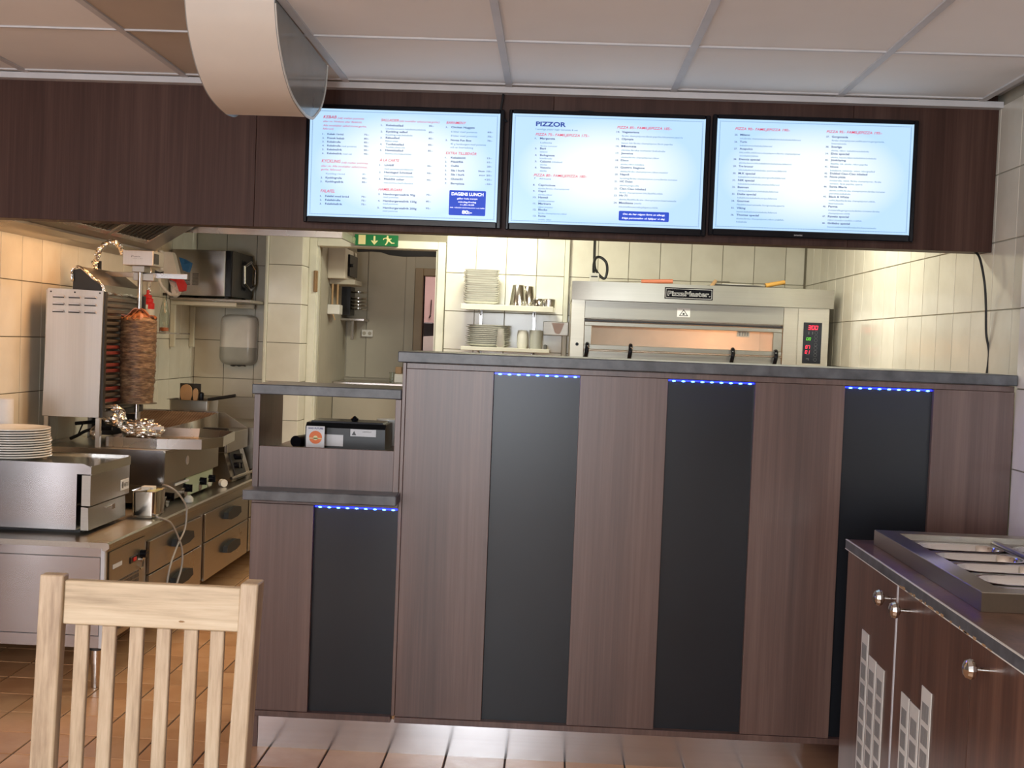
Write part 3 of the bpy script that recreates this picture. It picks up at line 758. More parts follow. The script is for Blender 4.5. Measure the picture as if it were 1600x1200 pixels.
# pier left of the doorway
wc = struct('wall_column', box(-1.866, -1.641, 7.356, 7.556, 0, 2.5), 'grout', 'narrow tiled pier left of the doorway')
cells(wc, 'wall_tile', 'y', 7.35, [-1.855, -1.637], ZR, 'tile', out=-1)
cells(wc, 'wall_tile', 'x', -1.635, [7.352, 7.55], ZR, 'tile', out=1)
box(-1.876, -1.855, 7.34, 7.36, 0, 2.5, .004).build('corner_bead', 'white_paint', wc)
struct('trim_2', box(.043, .075, 7.525, 7.556, .8, 2.5, .005), 'white_paint', 'cream upright strip between the tile fields')
# right wall
wr = struct('wall_right', box(1.606, 1.70, 3.80, 7.66, 0, 2.5), 'grout_pale', 'cream tiled kitchen wall on the right')
cells(wr, 'wall_tile', 'x', 1.6, [3.92+.2*k for k in range(19)], [1.084+.25*k for k in range(6)] , 'tile', out=-1)
wf = struct('wall_dining_right', box(1.506, 1.70, -3, 3.80, 0, 2.5), 'grout', 'pale marbled tiled wall at the right edge')
cells(wf, 'wall_tile', 'x', 1.5, [3.798-.4*k for k in range(5, -1, -1)], [.526, .788, 1.050, 1.312, 1.574, 1.836, 2.098, 2.345], 'tile_pink', out=-1)
# dining room shell behind the camera
struct('wall_dining_left', MB().box(-3.7, -3.6, -3.1, -.1, 0, 2.5).box(-3.7, -3.6, 1.9, 4.46, 0, 2.5).box(-3.7, -3.6, -.1, 1.9, 0, .5).box(-3.7, -3.6, -.1, 1.9, 2.25, 2.5), 'dining_plaster')
struct('wall_dining_back', MB().box(-3.6, -1.5, -3.1, -3, 0, 2.5).box(.3, 1.6, -3.1, -3, 0, 2.5).box(-1.5, .3, -3.1, -3, 0, .4).box(-1.5, .3, -3.1, -3, 2.42, 2.5), 'dining_plaster')
# doorway frame
dj = struct('door_1', MB().box(-1.635, -1.583, 7.53, 7.67, 0, 2.035, .004).box(-.789, -.737, 7.53, 7.67, 0, 2.035, .004).box(-1.583, -.789, 7.53, 7.67, 1.983, 2.035, .004), 'white_paint', 'cream painted door frame of the rear doorway')
MB().box(-1.60, -1.574, 7.522, 7.54, 1.68, 1.82, .003).cyl((-1.587, 7.52, 1.68), (-1.587, 7.52, 1.82), .006, n=10).build('hinge', 'brown', dj, 'brown brass hinge')
box(-1.583, -1.572, 7.55, 7.60, 0, 1.983).build('door_stop', 'white_paint', dj)
box(-.80, -.789, 7.55, 7.60, 0, 1.983).build('door_stop', 'white_paint', dj)
# room behind the doorway
struct('wall_back_room_left', box(-1.70, -1.575, 7.66, 8.7, 0, 2.5), 'plaster_dim', 'beige side wall of the room behind the doorway')
br = struct('wall_back_room', MB().box(-1.575, -1.0, 8.62, 8.7, 0, 2.5).box(-.55, 1.0, 8.62, 8.7, 0, 2.5).box(-1.0, -.55, 8.62, 8.7, 1.90, 2.5), 'plaster_dim', 'beige far wall of the room behind the doorway')
cells(br, 'wall_panel', 'y', 8.61, [-1.57, -1.42, -1.135, -1.065], [1.09, 2.10], 'plaster_dim', out=-1, t=.01, gap=.006)
struct('wall_back_room_right', box(-.50, -.42, 7.66, 8.62, 0, 2.5), 'plaster_dim')
d2 = struct('door_2', MB().box(-1.062, -1.0, 8.58, 8.72, 0, 1.925, .004).box(-1.0, -.5, 8.58, 8.72, 1.87, 1.925, .004), 'frame_brown', 'brownish frame of the inner doorway')
struct('wall_far', MB().box(-2.2, 1.0, 11.0, 11.1, 0, 2.5), 'pinkwall', 'pink wall of the farthest room')
struct('wall_far_side', MB().box(-2.3, -2.2, 8.7, 11.1, 0, 2.5).box(1.0, 1.1, 8.7, 11.1, 0, 2.5), 'pinkwall')

# ============================================================ COUNTER
CYF = 3.795
sc = thing('service_counter', (.5, 3.83, 0), 'long walnut service counter with black inset panels and blue light strips', 'counter')
xs = [-.487, -.197, .087, .376, .660, .952, 1.237, 1.497]
for k in range(7):
    a, b = xs[k], xs[k+1]
    if k % 2 == 0:
        box(a+.0005, b-.0005, CYF, 3.813, .135, 1.300, .0008).build('wood_panel', 'walnut', sc)
    else:
        box(a-.005, b+.005, 3.815, 3.827, .130, 1.31).build('black_panel', 'black_panel', sc, 'matt black recessed panel')
box(-.487, 1.497, 3.79, 3.83, .115, .1345, .001).build('bottom_rail', 'walnut', sc)
box(-.487, 1.497, 3.800, 3.83, 1.3005, 1.319, .001).build('top_rail', 'walnut', sc)
MB().box(-.487, -.470, 3.8295, 4.25, .0, 1.319).box(1.48, 1.497, 3.83, 4.25, 0, 1.319).box(-.47, 1.48, 3.829, 3.845, .0, 1.319).box(-.47, 1.48, 3.845, 4.25, .9, .92).build('carcass', 'walnut', sc)
box(-.4995, -.488, 3.797, 4.25, .135, 1.319, .001).build('end_panel', 'walnut', sc)
box(-.953, 1.497, 3.824, 3.8285, .0, .1145).build('kick_plate', 'kick', sc, 'brushed steel kick plate')
def led_run(x0, x1, z, parent):
    s = MB().box(x0, x1, 3.8045, 3.8125, z-.0015, z+.003).build('light_strip', 'led_bar', parent, 'glowing blue light strip')
    l = lamp('AREA', 'light_strip_glow', ((x0+x1)/2, 3.792, z-.004), .30, (.05, .06, 1), (x1-x0, .004), ((x0+x1)/2, 3.2, z-.45)); l.parent = s; l.location = Vector(((x0+x1)/2, 3.792, z-.004)) - ORG[parent.name]
    n = 9
    for k in range(n):
        c = x0 + (x1-x0)*(k+.55)/n
        MB().lathe([(.0005, -.003), (.006, -.0015), (.007, .001), (.0005, .003)], (c, 3.806, z-.001), 8, sy=.6).build('light_point', 'led', s)
for a, b in ((-.197, .087), (.376, .660), (.952, 1.237)): led_run(a+.002, b-.002, 1.2945, sc)
single(box(-.515, 1.497, 3.774, 4.30, 1.3205, 1.3560, .003), 'bar_worktop', 'stone', 'long grey slate-look worktop on the tall service counter', 'worktop')

tc_ = thing('till_counter', (-.75, 3.83, 0), 'low walnut till section with open nook at the left end of the counter', 'counter')
box(-.992, -.782, CYF, 3.813, .135, .832, .0008).build('wood_panel', 'walnut', tc_)
box(-.785, -.5005, 3.815, 3.827, .130, .832).build('black_panel', 'black_panel', tc_, 'matt black recessed panel')
box(-.995, -.5005, 3.79, 3.83, .115, .1345, .001).build('bottom_rail', 'walnut', tc_)
box(-.992, -.5005, 3.797, 3.83, .8325, .8525, .001).build('top_rail', 'walnut', tc_)
box(-.992, -.954, 3.82, 4.25, 0, .1145).build('plinth', 'walnut', tc_)
MB().box(-.992, -.975, 3.813, 4.25, .1345, .8325).box(-.975, -.5005, 3.829, 3.845, .1345, .832).build('carcass', 'walnut', tc_)
box(-.992, -.972, CYF, 4.12, .8525, 1.1955, .001).build('side_panel', 'walnut', tc_)
box(-.520, -.5005, CYF, 4.12, .8525, 1.1955, .001).build('side_panel', 'walnut', tc_)
box(-.972, -.520, 3.800, 3.816, .878, 1.0235, .001).build('front_board', 'walnut', tc_)
box(-.972, -.520, 3.816, 4.30, .985, 1.003).build('inner_shelf', 'walnut', tc_)
led_run(-.779, -.503, .827, tc_)
single(box(-.998, -.494, 3.70, 3.7945, .8535, .8875, .003).box(-.971, -.521, 3.7945, 3.7995, .8535, .8875), 'lower_ledge', 'stone', 'narrow slate-look ledge below the till nook', 'ledge')
single(box(-1.0, -.5005, 3.790, 4.085, 1.196, 1.2295, .003), 'till_worktop', 'stone', 'short slate-look slab on top of the till nook', 'worktop')

# till on the inner shelf
rg = thing('cash_register', (-.72, 4.05, 1.003), 'black cash register with white stickers in the nook', 'cash register')
MB().prism([(4.0, 1.003), (4.0, 1.076), (4.02, 1.092), (4.16, 1.092), (4.16, 1.003)], 'x', -.862, -.581).build('body', 'black', rg)
MB().prism([(-.848, 1.0925), (-.843, 1.099), (-.594, 1.0985), (-.590, 1.0925)], 'y', 4.02, 4.15).build('lid', 'black_gloss', rg)
l1 = box(-.794, -.728, 3.9985, 3.9999, 1.013, 1.053).build('sticker', 'paper', rg, 'blank white sticker')
l2 = box(-.703, -.613, 3.9985, 3.9999, 1.050, 1.075).build('sticker', 'paper', rg, 'white warning sticker')
m_ = MB(); text(m_, 'LASERPRODUKT', -.66, -.628, 1.067, .004, 3.998, .01); m_.prism([(-.698, 1.054), (-.690, 1.069), (-.682, 1.054)], 'y', 3.9978, 3.998); m_.build('sticker_print', 'greyprint', l2)
MB().lathe([(.001, 0), (.012, .001), (.014, .010), (.004, .018), (.001, .019)], (-.70, 4.06, 1.0985), 10).build('knob', 'black_gloss', rg)
cd = thing('payment_card_sign', (-.815, 3.96, 1.003), 'small white and orange sign leaning on the register', 'sign')
box(-.849, -.785, 3.955, 3.9575, 1.004, 1.084, .0006).build('card', 'paper', cd)
MB().cyl((-.816, 3.9545, 1.045), (-.816, 3.9535, 1.045), .0225, n=32).build('orange_disc', 'card_orange', cd)
MB().cyl((-.816, 3.9532, 1.043), (-.816, 3.9528, 1.043), .008, n=20).prism([(-.838, 1.040), (-.838, 1.043), (-.794, 1.043), (-.794, 1.040)], 'y', 3.9528, 3.9532).build('emblem', 'exit_yellow', cd)
m_ = MB(); text(m_, 'GOD FUTURE', -.842, -.790, 1.0765, .006, 3.9535, .02); m_.build('lettering', 'navy', cd)
single(MB().cyl((-.893, 3.99, 1.024), (-.868, 4.08, 1.024), .0205, n=20), 'hand_scanner', 'black_gloss', 'black rounded scanner left of the register', 'scanner')
single(box(-.955, -.88, 3.86, 3.97, 1.0032, 1.006, .0005), 'paper_slip', 'paper', 'flat white paper on the nook shelf', 'paper')
tb = thing('white_tub', (-.60, 4.22, 1.003), 'round white plastic tub behind the register', 'tub')
MB().lathe([(.035, 0), (.041, .08), (.041, .085)], (-.60, 4.22, 1.003), 24).build('body', 'white_plastic', tb)
MB().lathe([(.045, .085), (.046, .090), (.045, .097), (.02, .099), (.0005, .099)], (-.60, 4.22, 1.003), 24).build('lid', 'porcelain', tb)

# ============================================================ MENU SCREENS
scr = {1: ((-.957, -.220, 1.818, 2.257), (-.943, -.2355, 1.842, 2.241), 'left menu screen listing kebab, salads and hamburgers'),
       2: ((-.202, .537, 1.816, 2.259), (-.190, .520, 1.8425, 2.2445), 'middle menu screen headed PIZZOR'),
       3: ((.546, 1.293, 1.822, 2.2645), (.563, 1.277, 1.847, 2.249), 'right menu screen with pizzas 25 to 48')}
STY = {'R': ('tv_red', .010, .22), 'r': ('tv_pink', .010, .22), 'b': ('tv_text', .024, 0), 's': ('tv_small', .012, .0), 'n': ('tv_text', .014, 0),
       'T': ('tv_title', .035, 0), 'W': ('tv_white', .03, 0), 'w': ('tv_white', .008, 0), 'i': ('tv_white', .012, .22)}
NM = {'tv_red': 'red_heading_text', 'tv_pink': 'pink_note_text', 'tv_text': 'item_text', 'tv_small': 'ingredient_text', 'tv_title': 'title_text', 'tv_white': 'box_text'}
for k in (1, 2, 3):
    (x0, x1, z0, z1), (a0, a1, c0, c1), lab = scr[k]
    t = thing('menu_screen', ((x0+x1)/2, 4.31, (z0+z1)/2), lab, 'screen', 'menu screens on the bulkhead')
    MB().box(x0+.03, x1-.03, 4.295, 4.335, z0+.03, z1-.03, .004).build('housing', 'black', t)
    MB().box(x0, a0, 4.280, 4.30, z0, z1, .003).box(a1, x1, 4.280, 4.30, z0, z1, .003).box(a0, a1, 4.280, 4.30, c1, z1, .003).box(a0, a1, 4.280, 4.30, z0, c0, .003).build('bezel', 'black_gloss', t)
    dp = box(a0-.001, a1+.001, 4.2855, 4.292, c0-.001, c1+.001).build('display', 'display', t, 'bright menu display')
    w, h = a1-a0, c1-c0; mbs = {}
    for (st, u0, u1, v, hh, s) in MENU[k]:
        m, bold, sh = STY[st]
        big = st in 'RTWb'
        mb = MB() if big else mbs.setdefault(m, MB())
        text(mb, s, a0+u0*w, a0+u1*w, c1-v*h, hh*h, 4.2840, bold, sh, res=5 if st in 'TWR' else 2)
        if big: mb.build(NM[m], m, dp, smooth=False)
    for m, mb in mbs.items(): mb.build(NM[m] if m != 'tv_text' else 'number_text', m, dp, smooth=False, kind='stuff')
    d = MB(); n = 118
    for i in range(n):
        x = a0 + w*(.014 + .972*i/(n-1))
        for z in (c1-.022*h, c0+.022*h): d.add([(x-.0015, 4.2845, z-.0015), (x+.0015, 4.2845, z-.0015), (x+.0015, 4.2845, z+.0015), (x-.0015, 4.2845, z+.0015)], [(0, 1, 2, 3)])
    n = 66
    for i in range(n):
        z = c0 + h*(.022 + .956*i/(n-1))
        for x in (a0+.014*w, a1-.014*w): d.add([(x-.0015, 4.2845, z-.0015), (x+.0015, 4.2845, z-.0015), (x+.0015, 4.2845, z+.0015), (x-.0015, 4.2845, z+.0015)], [(0, 1, 2, 3)])
    d.build('dotted_border', 'tv_small', dp, smooth=False, kind='stuff')
    bx = {1: (.7475, .940, .7165, .9475), 2: (.5715, .8315, .857, .9455)}.get(k)
    if bx:
        X0, X1, Z1, Z0 = a0+bx[0]*w, a0+bx[1]*w, c1-bx[2]*h, c1-bx[3]*h; r = .004
        poly = []
        for (cx, cz, q) in ((X1-r, Z1-r, 0), (X0+r, Z1-r, 1), (X0+r, Z0+r, 2), (X1-r, Z0+r, 3)):
            for j in range(4):
                an = math.pi/2*(q + j/3); poly.append((cx+r*math.cos(an), cz+r*math.sin(an)))
        MB().add([(p[0], 4.2848, p[1]) for p in poly], [tuple(range(len(poly)))]).build('blue_text_box', 'tv_box', dp, smooth=False)
    if k == 3:
        m_ = MB(); text(m_, 'DYNATEC', .86, .89, z0+.010, .0045, 4.2795, .02); m_.build('maker_lettering', 'grid', t)
def cablething(name, pts, r, m, label, cat='cable', k=6, n=8):
    return single(MB().tube(spline(pts, k), r, n), name, m, label, cat)
cablething('screen_cable', [(-.228, 4.325, 2.345), (-.232, 4.325, 2.30), (-.236, 4.325, 2.25), (-.212, 4.325, 2.22)], .004, 'black', 'black cable rising between the left and middle screens')
cablething('looped_cable', [(.03, 4.328, 2.235), (.045, 4.328, 2.262), (.08, 4.328, 2.270), (.12, 4.328, 2.262), (.14, 4.328, 2.235)], .003, 'black', 'black cable loop above the middle menu screen')

# curved duct cover hanging from the ceiling
dc = thing('duct_cover', (-.96, 3.6, CZ), 'curved beige sheet cover hanging under the ceiling, left of the screens', 'duct cover')
prof = [(3.262, CZ), (3.268, 2.325), (3.292, 2.270), (3.337, 2.215), (3.405, 2.161), (3.498, 2.121), (3.603, 2.103), (3.70, 2.097)]
prof = [(p[1], p[2]) for p in spline([(0, a, b) for a, b in prof], 5)]
inner = [(a+.004, b+.004) for a, b in prof]
MB().prism(prof+inner[::-1], 'x', -1.086, -.832).build('curved_sheet', 'beige_sheet', dc)
rear = [(p[1], p[2]) for p in spline([(0, a, b) for a, b in [(3.70, 2.097), (3.792, 2.106), (3.856, 2.130), (3.937, 2.175), (3.998, 2.246), (4.021, 2.335)]], 5)]
full = prof + rear[1:]
for x in (-.832, -1.089):
    MB().prism(full, 'x', x, x+.003).build('side_pane', 'acrylic', dc, 'grey see-through side pane')
lip = [(a, b) for a, b in full]; lin = []
for i, (a, b) in enumerate(full):
    a2, b2 = full[min(i+1, len(full)-1)]; a1, b1 = full[max(i-1, 0)]
    dx, dz = a2-a1, b2-b1; L = math.hypot(dx, dz); lin.append((a - dz/L*.009, b + dx/L*.009))
MB().prism(lip[4:] + lin[4:][::-1], 'x', -.829, -.827).build('edge_rim', 'white_plastic', dc)

# ============================================================ OVEN AND BACK WALL
ov = thing('pizza_oven', (.82, 6.95, 0), 'wide steel deck pizza oven with glowing window behind the counter', 'oven')
MB().prism([(.083, 6.53), (.217, 6.50), (1.254, 6.50), (1.551, 6.53), (1.551, 7.42), (.083, 7.42)], 'z', 1.655, 1.760).build('top_hood', 'oven_steel', ov)
b = MB()
b.box(.086, .160, 6.55, 7.40, .86, 1.655).box(1.279, 1.533, 6.55, 7.40, .86, 1.655)
b.box(.160, 1.279, 6.55, 7.40, .86, 1.325).box(.160, 1.279, 6.565, 7.40, 1.553, 1.655).box(.160, 1.279, 7.28, 7.40, 1.325, 1.553)
b.build('housing', 'oven_steel_pale', ov)
for x in (.15, 1.47):
    for y in (6.62, 7.33): box(x-.03, x+.03, y-.03, y+.03, 0, .86, .004).build('leg', 'oven_steel_pale', ov)
MB().box(.161, .163, 6.62, 7.28, 1.33, 1.553).box(1.276, 1.278, 6.62, 7.28, 1.33, 1.553).box(.163, 1.276, 6.60, 7.275, 1.333, 1.345).box(.163, 1.276, 6.60, 7.275, 1.545, 1.552).box(.163, 1.276, 7.268, 7.279, 1.345, 1.545).build('chamber', 'oven_inside', ov)
dr = MB().box(.162, 1.276, 6.548, 6.575, 1.512, 1.534, .002).box(.162, .204, 6.548, 6.575, 1.405, 1.512, .002).box(1.225, 1.276, 6.548, 6.575, 1.405, 1.512, .002).box(.162, 1.276, 6.548, 6.575, 1.378, 1.405, .002).box(.162, 1.276, 6.552, 6.575, 1.325, 1.372, .002).build('door', 'oven_steel', ov)
box(.204, 1.225, 6.560, 6.564, 1.405, 1.512).build('door_window', 'oven_glass', dr, 'glass window with orange glow')
MB().cyl((.165, 6.535, 1.373), (1.273, 6.535, 1.373), .004, n=10).build('handle_rod', 'steel', dr, 'thin steel handle rod')
for x in (.180, .425, .999, 1.240):
    MB().tube(spline([(x-.004, 6.545, 1.325), (x-.004, 6.520, 1.345), (x, 6.512, 1.375), (x+.001, 6.520, 1.400), (x+.002, 6.54, 1.408), (x+.002, 6.548, 1.40)], 4), .0115, 10).cyl((x, 6.500, 1.366), (x, 6.506, 1.366), .003, n=8).build('hook_handle', 'black_gloss', dr, 'black curved hook handle')
box(.161, 1.278, 6.552, 6.566, 1.536, 1.546).build('hinge_rod', 'black', ov, 'black hinge rod')
box(.161, 1.278, 6.546, 6.566, 1.556, 1.654, .001).build('front_plate', 'oven_steel', ov)
wl_ = box(.681, .754, 6.5445, 6.5458, 1.579, 1.628, .0005).build('warning_plate', 'paper', ov, 'pale warning plate with a triangle')
MB().prism([(.692, 1.585), (.743, 1.585), (.740, 1.5885), (.695, 1.5885)], 'y', 6.5442, 6.5445).prism([(.692, 1.586), (.7175, 1.623), (.7175, 1.617), (.698, 1.588)], 'y', 6.5441, 6.5445).prism([(.743, 1.586), (.7175, 1.623), (.7175, 1.617), (.737, 1.588)], 'y', 6.5441, 6.5445).box(.712, .723, 6.5441, 6.5445, 1.592, 1.602).build('triangle_mark', 'black', wl_)
lg = box(.602, .871, 6.4965, 6.4998, 1.677, 1.741, .001).build('name_plate', 'black_gloss', ov, 'black name plate with white outlined lettering')
m_ = MB().box(.608, .865, 6.4958, 6.4965, 1.733, 1.735).box(.608, .865, 6.4958, 6.4965, 1.682, 1.684).box(.608, .610, 6.4958, 6.4965, 1.682, 1.735).box(.863, .865, 6.4958, 6.4965, 1.682, 1.735)
text(m_, 'PizzaMaster.', .619, .857, 1.709, .026, 6.4956, .032, res=5); m_.build('lettering', 'grid', lg, smooth=False)
m_ = MB(); text(m_, 'PizzaMaster.', .621, .855, 1.709, .0235, 6.4953, .0, res=5); m_.build('lettering_fill', 'black', lg, smooth=False)
for z in (1.66,): pass
MB().box(1.279, 1.358, 6.5455, 6.5498, .90, 1.654, .001).box(1.361, 1.533, 6.5455, 6.5498, .90, 1.654, .001).build('side_cover', 'oven_steel_pale', ov)
MB().cyl((.124, 6.5495, 1.404), (.124, 6.544, 1.404), .0095, n=18).build('black_plug', 'black_gloss', ov)
cp = box(1.392, 1.494, 6.5405, 6.5450, 1.345, 1.575, .001).build('control_panel', 'black_gloss', ov, 'black control panel with red and green digits')
SEG = {'0': 'abcdef', '1': 'bc', '3': 'abgcd', '7': 'abc'}
def digits(s, x, z, w, h, m):
    mb = MB(); t = h*.13; y = 6.5400; sk = .12
    for i, ch in enumerate(s):
        X = x + i*w*1.32
        for g in SEG[ch]:
            q = {'a': (0, w, h-t, h), 'd': (0, w, 0, t), 'g': (0, w, h/2-t/2, h/2+t/2), 'b': (w-t, w, h/2, h), 'c': (w-t, w, 0, h/2), 'f': (0, t, h/2, h), 'e': (0, t, 0, h/2)}[g]
            mb.prism([(X+q[0]+sk*q[2], z+q[2]), (X+q[1]+sk*q[2], z+q[2]), (X+q[1]+sk*q[3], z+q[3]), (X+q[0]+sk*q[3], z+q[3])], 'y', y, y+.0004)
    mb.build('digits', m, cp, smooth=False)
digits('300', 1.417, 1.535, .0145, .023, 'seg_red'); digits('00', 1.409, 1.475, .0105, .016, 'seg_green')
digits('07', 1.406, 1.428, .0105, .018, 'seg_red'); digits('01', 1.405, 1.400, .0105, .018, 'seg_red')
for z in (1.519, 1.497, 1.476, 1.452, 1.433, 1.412, 1.393, 1.367):
    vs, fs = [], []
    for k in range(16):
        a_ = 2*math.pi*k/16
        for r in (.0078, .0092): vs.append((1.463+r*math.cos(a_), 6.5402, z+r*math.sin(a_)))
    for k in range(16): fs.append((2*k, 2*k+1, (2*k+3) % 32, (2*k+2) % 32))
    MB().add(vs, fs).build('ring_button', 'greyprint', cp, smooth=False)
MB().box(1.420, 1.424, 6.5402, 6.5405, 1.508, 1.524).box(1.441, 1.445, 6.5402, 6.5405, 1.508, 1.524).box(1.412, 1.428, 6.5402, 6.5405, 1.369, 1.374).box(1.424, 1.428, 6.5402, 6.5405, 1.362, 1.372).box(1.411, 1.431, 6.5402, 6.5405, 1.4475, 1.4495).box(1.410, 1.430, 6.5402, 6.5405, 1.3935, 1.3955).build('panel_marks', 'greyprint', cp, smooth=False, kind='stuff')
MB().box(1.052, 1.122, 6.72, 6.74, 1.482, 1.516).build('lamp_guard', 'white_paint', ov, 'slotted lamp guard inside the chamber')
for k in range(4): box(1.062+.015*k, 1.068+.015*k, 6.716, 6.7195, 1.488, 1.510).build('guard_slot', 'black', ov)

# things lying on the oven
def knife(name, h0, h1, r, m, label, blade, bm_='steel_dull'):
    t = thing(name, h0, label, 'utensil')
    MB().cyl(h0, h1, r, r*.95, 12).build('handle', m, t)
    MB().tube([h0, blade], r*.28, 6).build('blade', bm_, t)
knife('orange_handled_knife', (.478, 6.62, 1.774), (.655, 6.60, 1.781), .013, 'orange_handle', 'long utensil with an orange handle on the left of the oven top', (.26, 6.66, 1.766))
knife('wooden_spatula', (.895, 6.60, 1.790), (.86, 6.535, 1.752), .011, 'tan', 'tan wooden handled spatula poking over the oven edge above the name plate', (1.00, 6.78, 1.800))
knife('yellow_handled_knife', (1.175, 6.58, 1.775), (1.285, 6.60, 1.799), .013, 'yellow_handle', 'utensil with a yellow handle on the right of the oven top', (1.00, 6.62, 1.770))
single(MB().prism([(.82, 1.7605), (.90, 1.775), (1.435, 1.7635), (1.435, 1.7605)], 'y', 6.58, 6.95), 'dark_tray', 'blackmetal', 'flat dark baking sheet on the oven top', 'baking tray')
single(box(.93, 1.10, 6.60, 6.80, 1.7745, 1.7775, .001), 'white_cloth', 'porcelain', 'thin white cloth lying on the dark baking sheet', 'cloth')
pg = thing('power_plug', (.215, 6.9, 1.76), 'white industrial plug with black cable standing on the oven', 'plug')
MB().box(.19, .245, 6.88, 6.93, 1.760, 1.83, .004).build('plug_body', 'white_plastic', pg)
MB().box(.198, .237, 6.8785, 6.8805, 1.772, 1.778).box(.198, .237, 6.8785, 6.8805, 1.805, 1.812).build('plug_slots', 'black', pg)
MB().tube(spline([(.213, 6.92, 2.45), (.213, 6.92, 2.1), (.215, 6.92, 1.90), (.23, 6.90, 1.84), (.275, 6.9, 1.80), (.292, 6.9, 1.84), (.285, 6.9, 1.895), (.25, 6.9, 1.925), (.222, 6.91, 1.92), (.212, 6.91, 1.88), (.213, 6.91, 1.83)], 5), .0085, 8).build('plug_cable', 'black', pg, 'looped black cable')

ORD = ['lowest', 'second', 'third', 'fourth', 'fifth', 'sixth', 'seventh', 'eighth', 'ninth', 'tenth', 'eleventh', 'twelfth', 'thirteenth', 'fourteenth', 'fifteenth']
# shelf with dishes
ps = thing('dish_shelf', (-.31, 7.4, 1.34), 'two-tier steel wall shelf carrying stacks of white dishes', 'shelf')
box(-.602, -.020, 7.24, 7.53, 1.612, 1.628, .002).build('shelf_board', 'white_paint', ps); box(-.602, -.020, 7.236, 7.244, 1.596, 1.632, .002).build('shelf_lip', 'white_paint', ps)
box(-.594, -.034, 7.24, 7.53, 1.346, 1.360, .002).build('shelf_board', 'white_paint', ps); box(-.594, -.034, 7.236, 7.244, 1.340, 1.364, .002).build('shelf_lip', 'white_paint', ps)
for x in (-.492, -.143): box(x-.011, x+.011, 7.53, 7.548, 1.10, 1.66, .002).build('wall_rail', 'steel_z', ps)
for x in (-.492, -.143):
    for z in (1.595, 1.338): MB().prism([(7.53, z), (7.53, z-.03), (7.30, z)], 'x', x-.003, x+.003).build('bracket', 'steel', ps)
def sq_dish(name, x, y, z, label, group, s=.112, h=.024, ang=.10):
    prof = [(s*.66, 0), (s*.96, h*.75), (s, h), (s*.97, h), (s*.90, h*.75), (s*.62, .004), (.0005, .004)]
    o = MB().lathe(prof, (0, 0, 0), 28, pw=6).build(name, 'porcelain', None); o.location = (x, y, z); o.rotation_euler[2] = ang
    o['label'] = label; o['category'] = 'dish'; o['group'] = group; return o
d0 = sq_dish('square_dish', -.485, 7.37, 1.628, 'white square dish in the tall stack on the upper shelf', 'square dishes on the upper shelf')
for k in range(1, 15):
    d = d0.copy(); d['label'] = f'white square dish, {ORD[k]} from the bottom of the tall stack on the upper shelf'; COL.objects.link(d); d.location = (-.485+random.uniform(-.004, .004), 7.37, 1.628+.0142*k); d.rotation_euler[2] = .10+random.uniform(-.05, .05)
d0['label'] = 'lowest white square dish of the tall stack, resting on the upper shelf'
def oval_plate(z0):
    prof = [(.085, 0), (.10, .004), (.140, .020), (.145, .0215), (.140, .0225), (.10, .009), (.0005, .006)]
    o = MB().lathe(prof, (0, 0, 0), 36, sy=.74).build('oval_plate', 'porcelain', None); o.location = (-.43, 7.375, z0); return o
p0 = oval_plate(1.360); p0['label'] = 'lowest white oval plate of the stack on the lower shelf'; p0['category'] = 'plate'; p0['group'] = 'oval plates on the lower shelf'
for k in range(1, 11):
    d = p0.copy(); COL.objects.link(d); d.location = (-.43+random.uniform(-.005, .005), 7.375, 1.360+.0122*k)
    d['label'] = f'white oval plate, {ORD[k]} from the bottom of the stack on the lower shelf' if k < 10 else 'topmost white oval plate of the stack on the lower shelf'
c0 = MB().lathe([(.020, 0), (.030, .016), (.031, .019), (.029, .019), (.018, .003), (.0005, .003)], (0, 0, 0), 20).build('sauce_cup', 'porcelain', None)
c0.location = (-.345, 7.262, 1.364); c0['label'] = 'lowest small white sauce cup of the nested stack before the oval plates'; c0['category'] = 'cup'; c0['group'] = 'nested sauce cups'
for k in range(1, 9):
    d = c0.copy(); d['label'] = f'small white sauce cup, {ORD[k]} from the bottom of the nested stack by the oval plates'; COL.objects.link(d); d.location = (-.345, 7.262, 1.364+.0125*k); d.scale = (1-.035*k, 1-.035*k, 1)
def beaker(name, x, y, z, r0, r1, h, m, label, cat='cup', g=None):
    o = MB().lathe([(r0, 0), (r1, h-.004), (r1*.94, h), (.0005, h)], (x, y, z), 26).build(name, m, None)
    ORG[o.name] = Vector(); o['label'] = label; o['category'] = cat
    if g: o['group'] = g
beaker('steel_beaker', -.247, 7.36, 1.628, .055, .038, .137, 'polished', 'tall upturned steel beaker beside the square dishes', 'beaker')
beaker('steel_beaker', -.185, 7.44, 1.628, .052, .036, .135, 'polished', 'tall upturned steel beaker behind the small steel cups', 'beaker')
beaker('steel_cup', -.118, 7.33, 1.628, .040, .037, .053, 'polished', 'short steel cup next to the tall beakers', 'cup')
beaker('steel_cup', -.049, 7.35, 1.628, .037, .040, .055, 'polished', 'short steel cup at the right end of the upper shelf', 'cup')
single(MB().lathe([(.026, 0), (.033, .02), (.034, .09), (.028, .118), (.0005, .120)], (-.21, 7.34, 1.360), 22), 'white_canister', 'white_plastic', 'rounded white canister on the lower shelf beside the sauce cups', 'canister')
single(MB().lathe([(.036, 0), (.041, .122), (.039, .122), (.034, .004), (.0005, .004)], (-.125, 7.34, 1.360), 24), 'measuring_beaker', 'grey_plastic', 'frosted measuring beaker near the right end of the lower shelf', 'beaker')
single(MB().lathe([(.010, 0), (.011, .03), (.006, .033), (.0005, .034)], (-.062, 7.30, 1.360), 12), 'small_bottle', 'greyprint', 'tiny dark bottle at the right end of the lower shelf', 'bottle')
hd = thing('wall_holder', (0, 7.5, 1.5), 'square steel wall holder with a pink label beside the oven', 'holder')
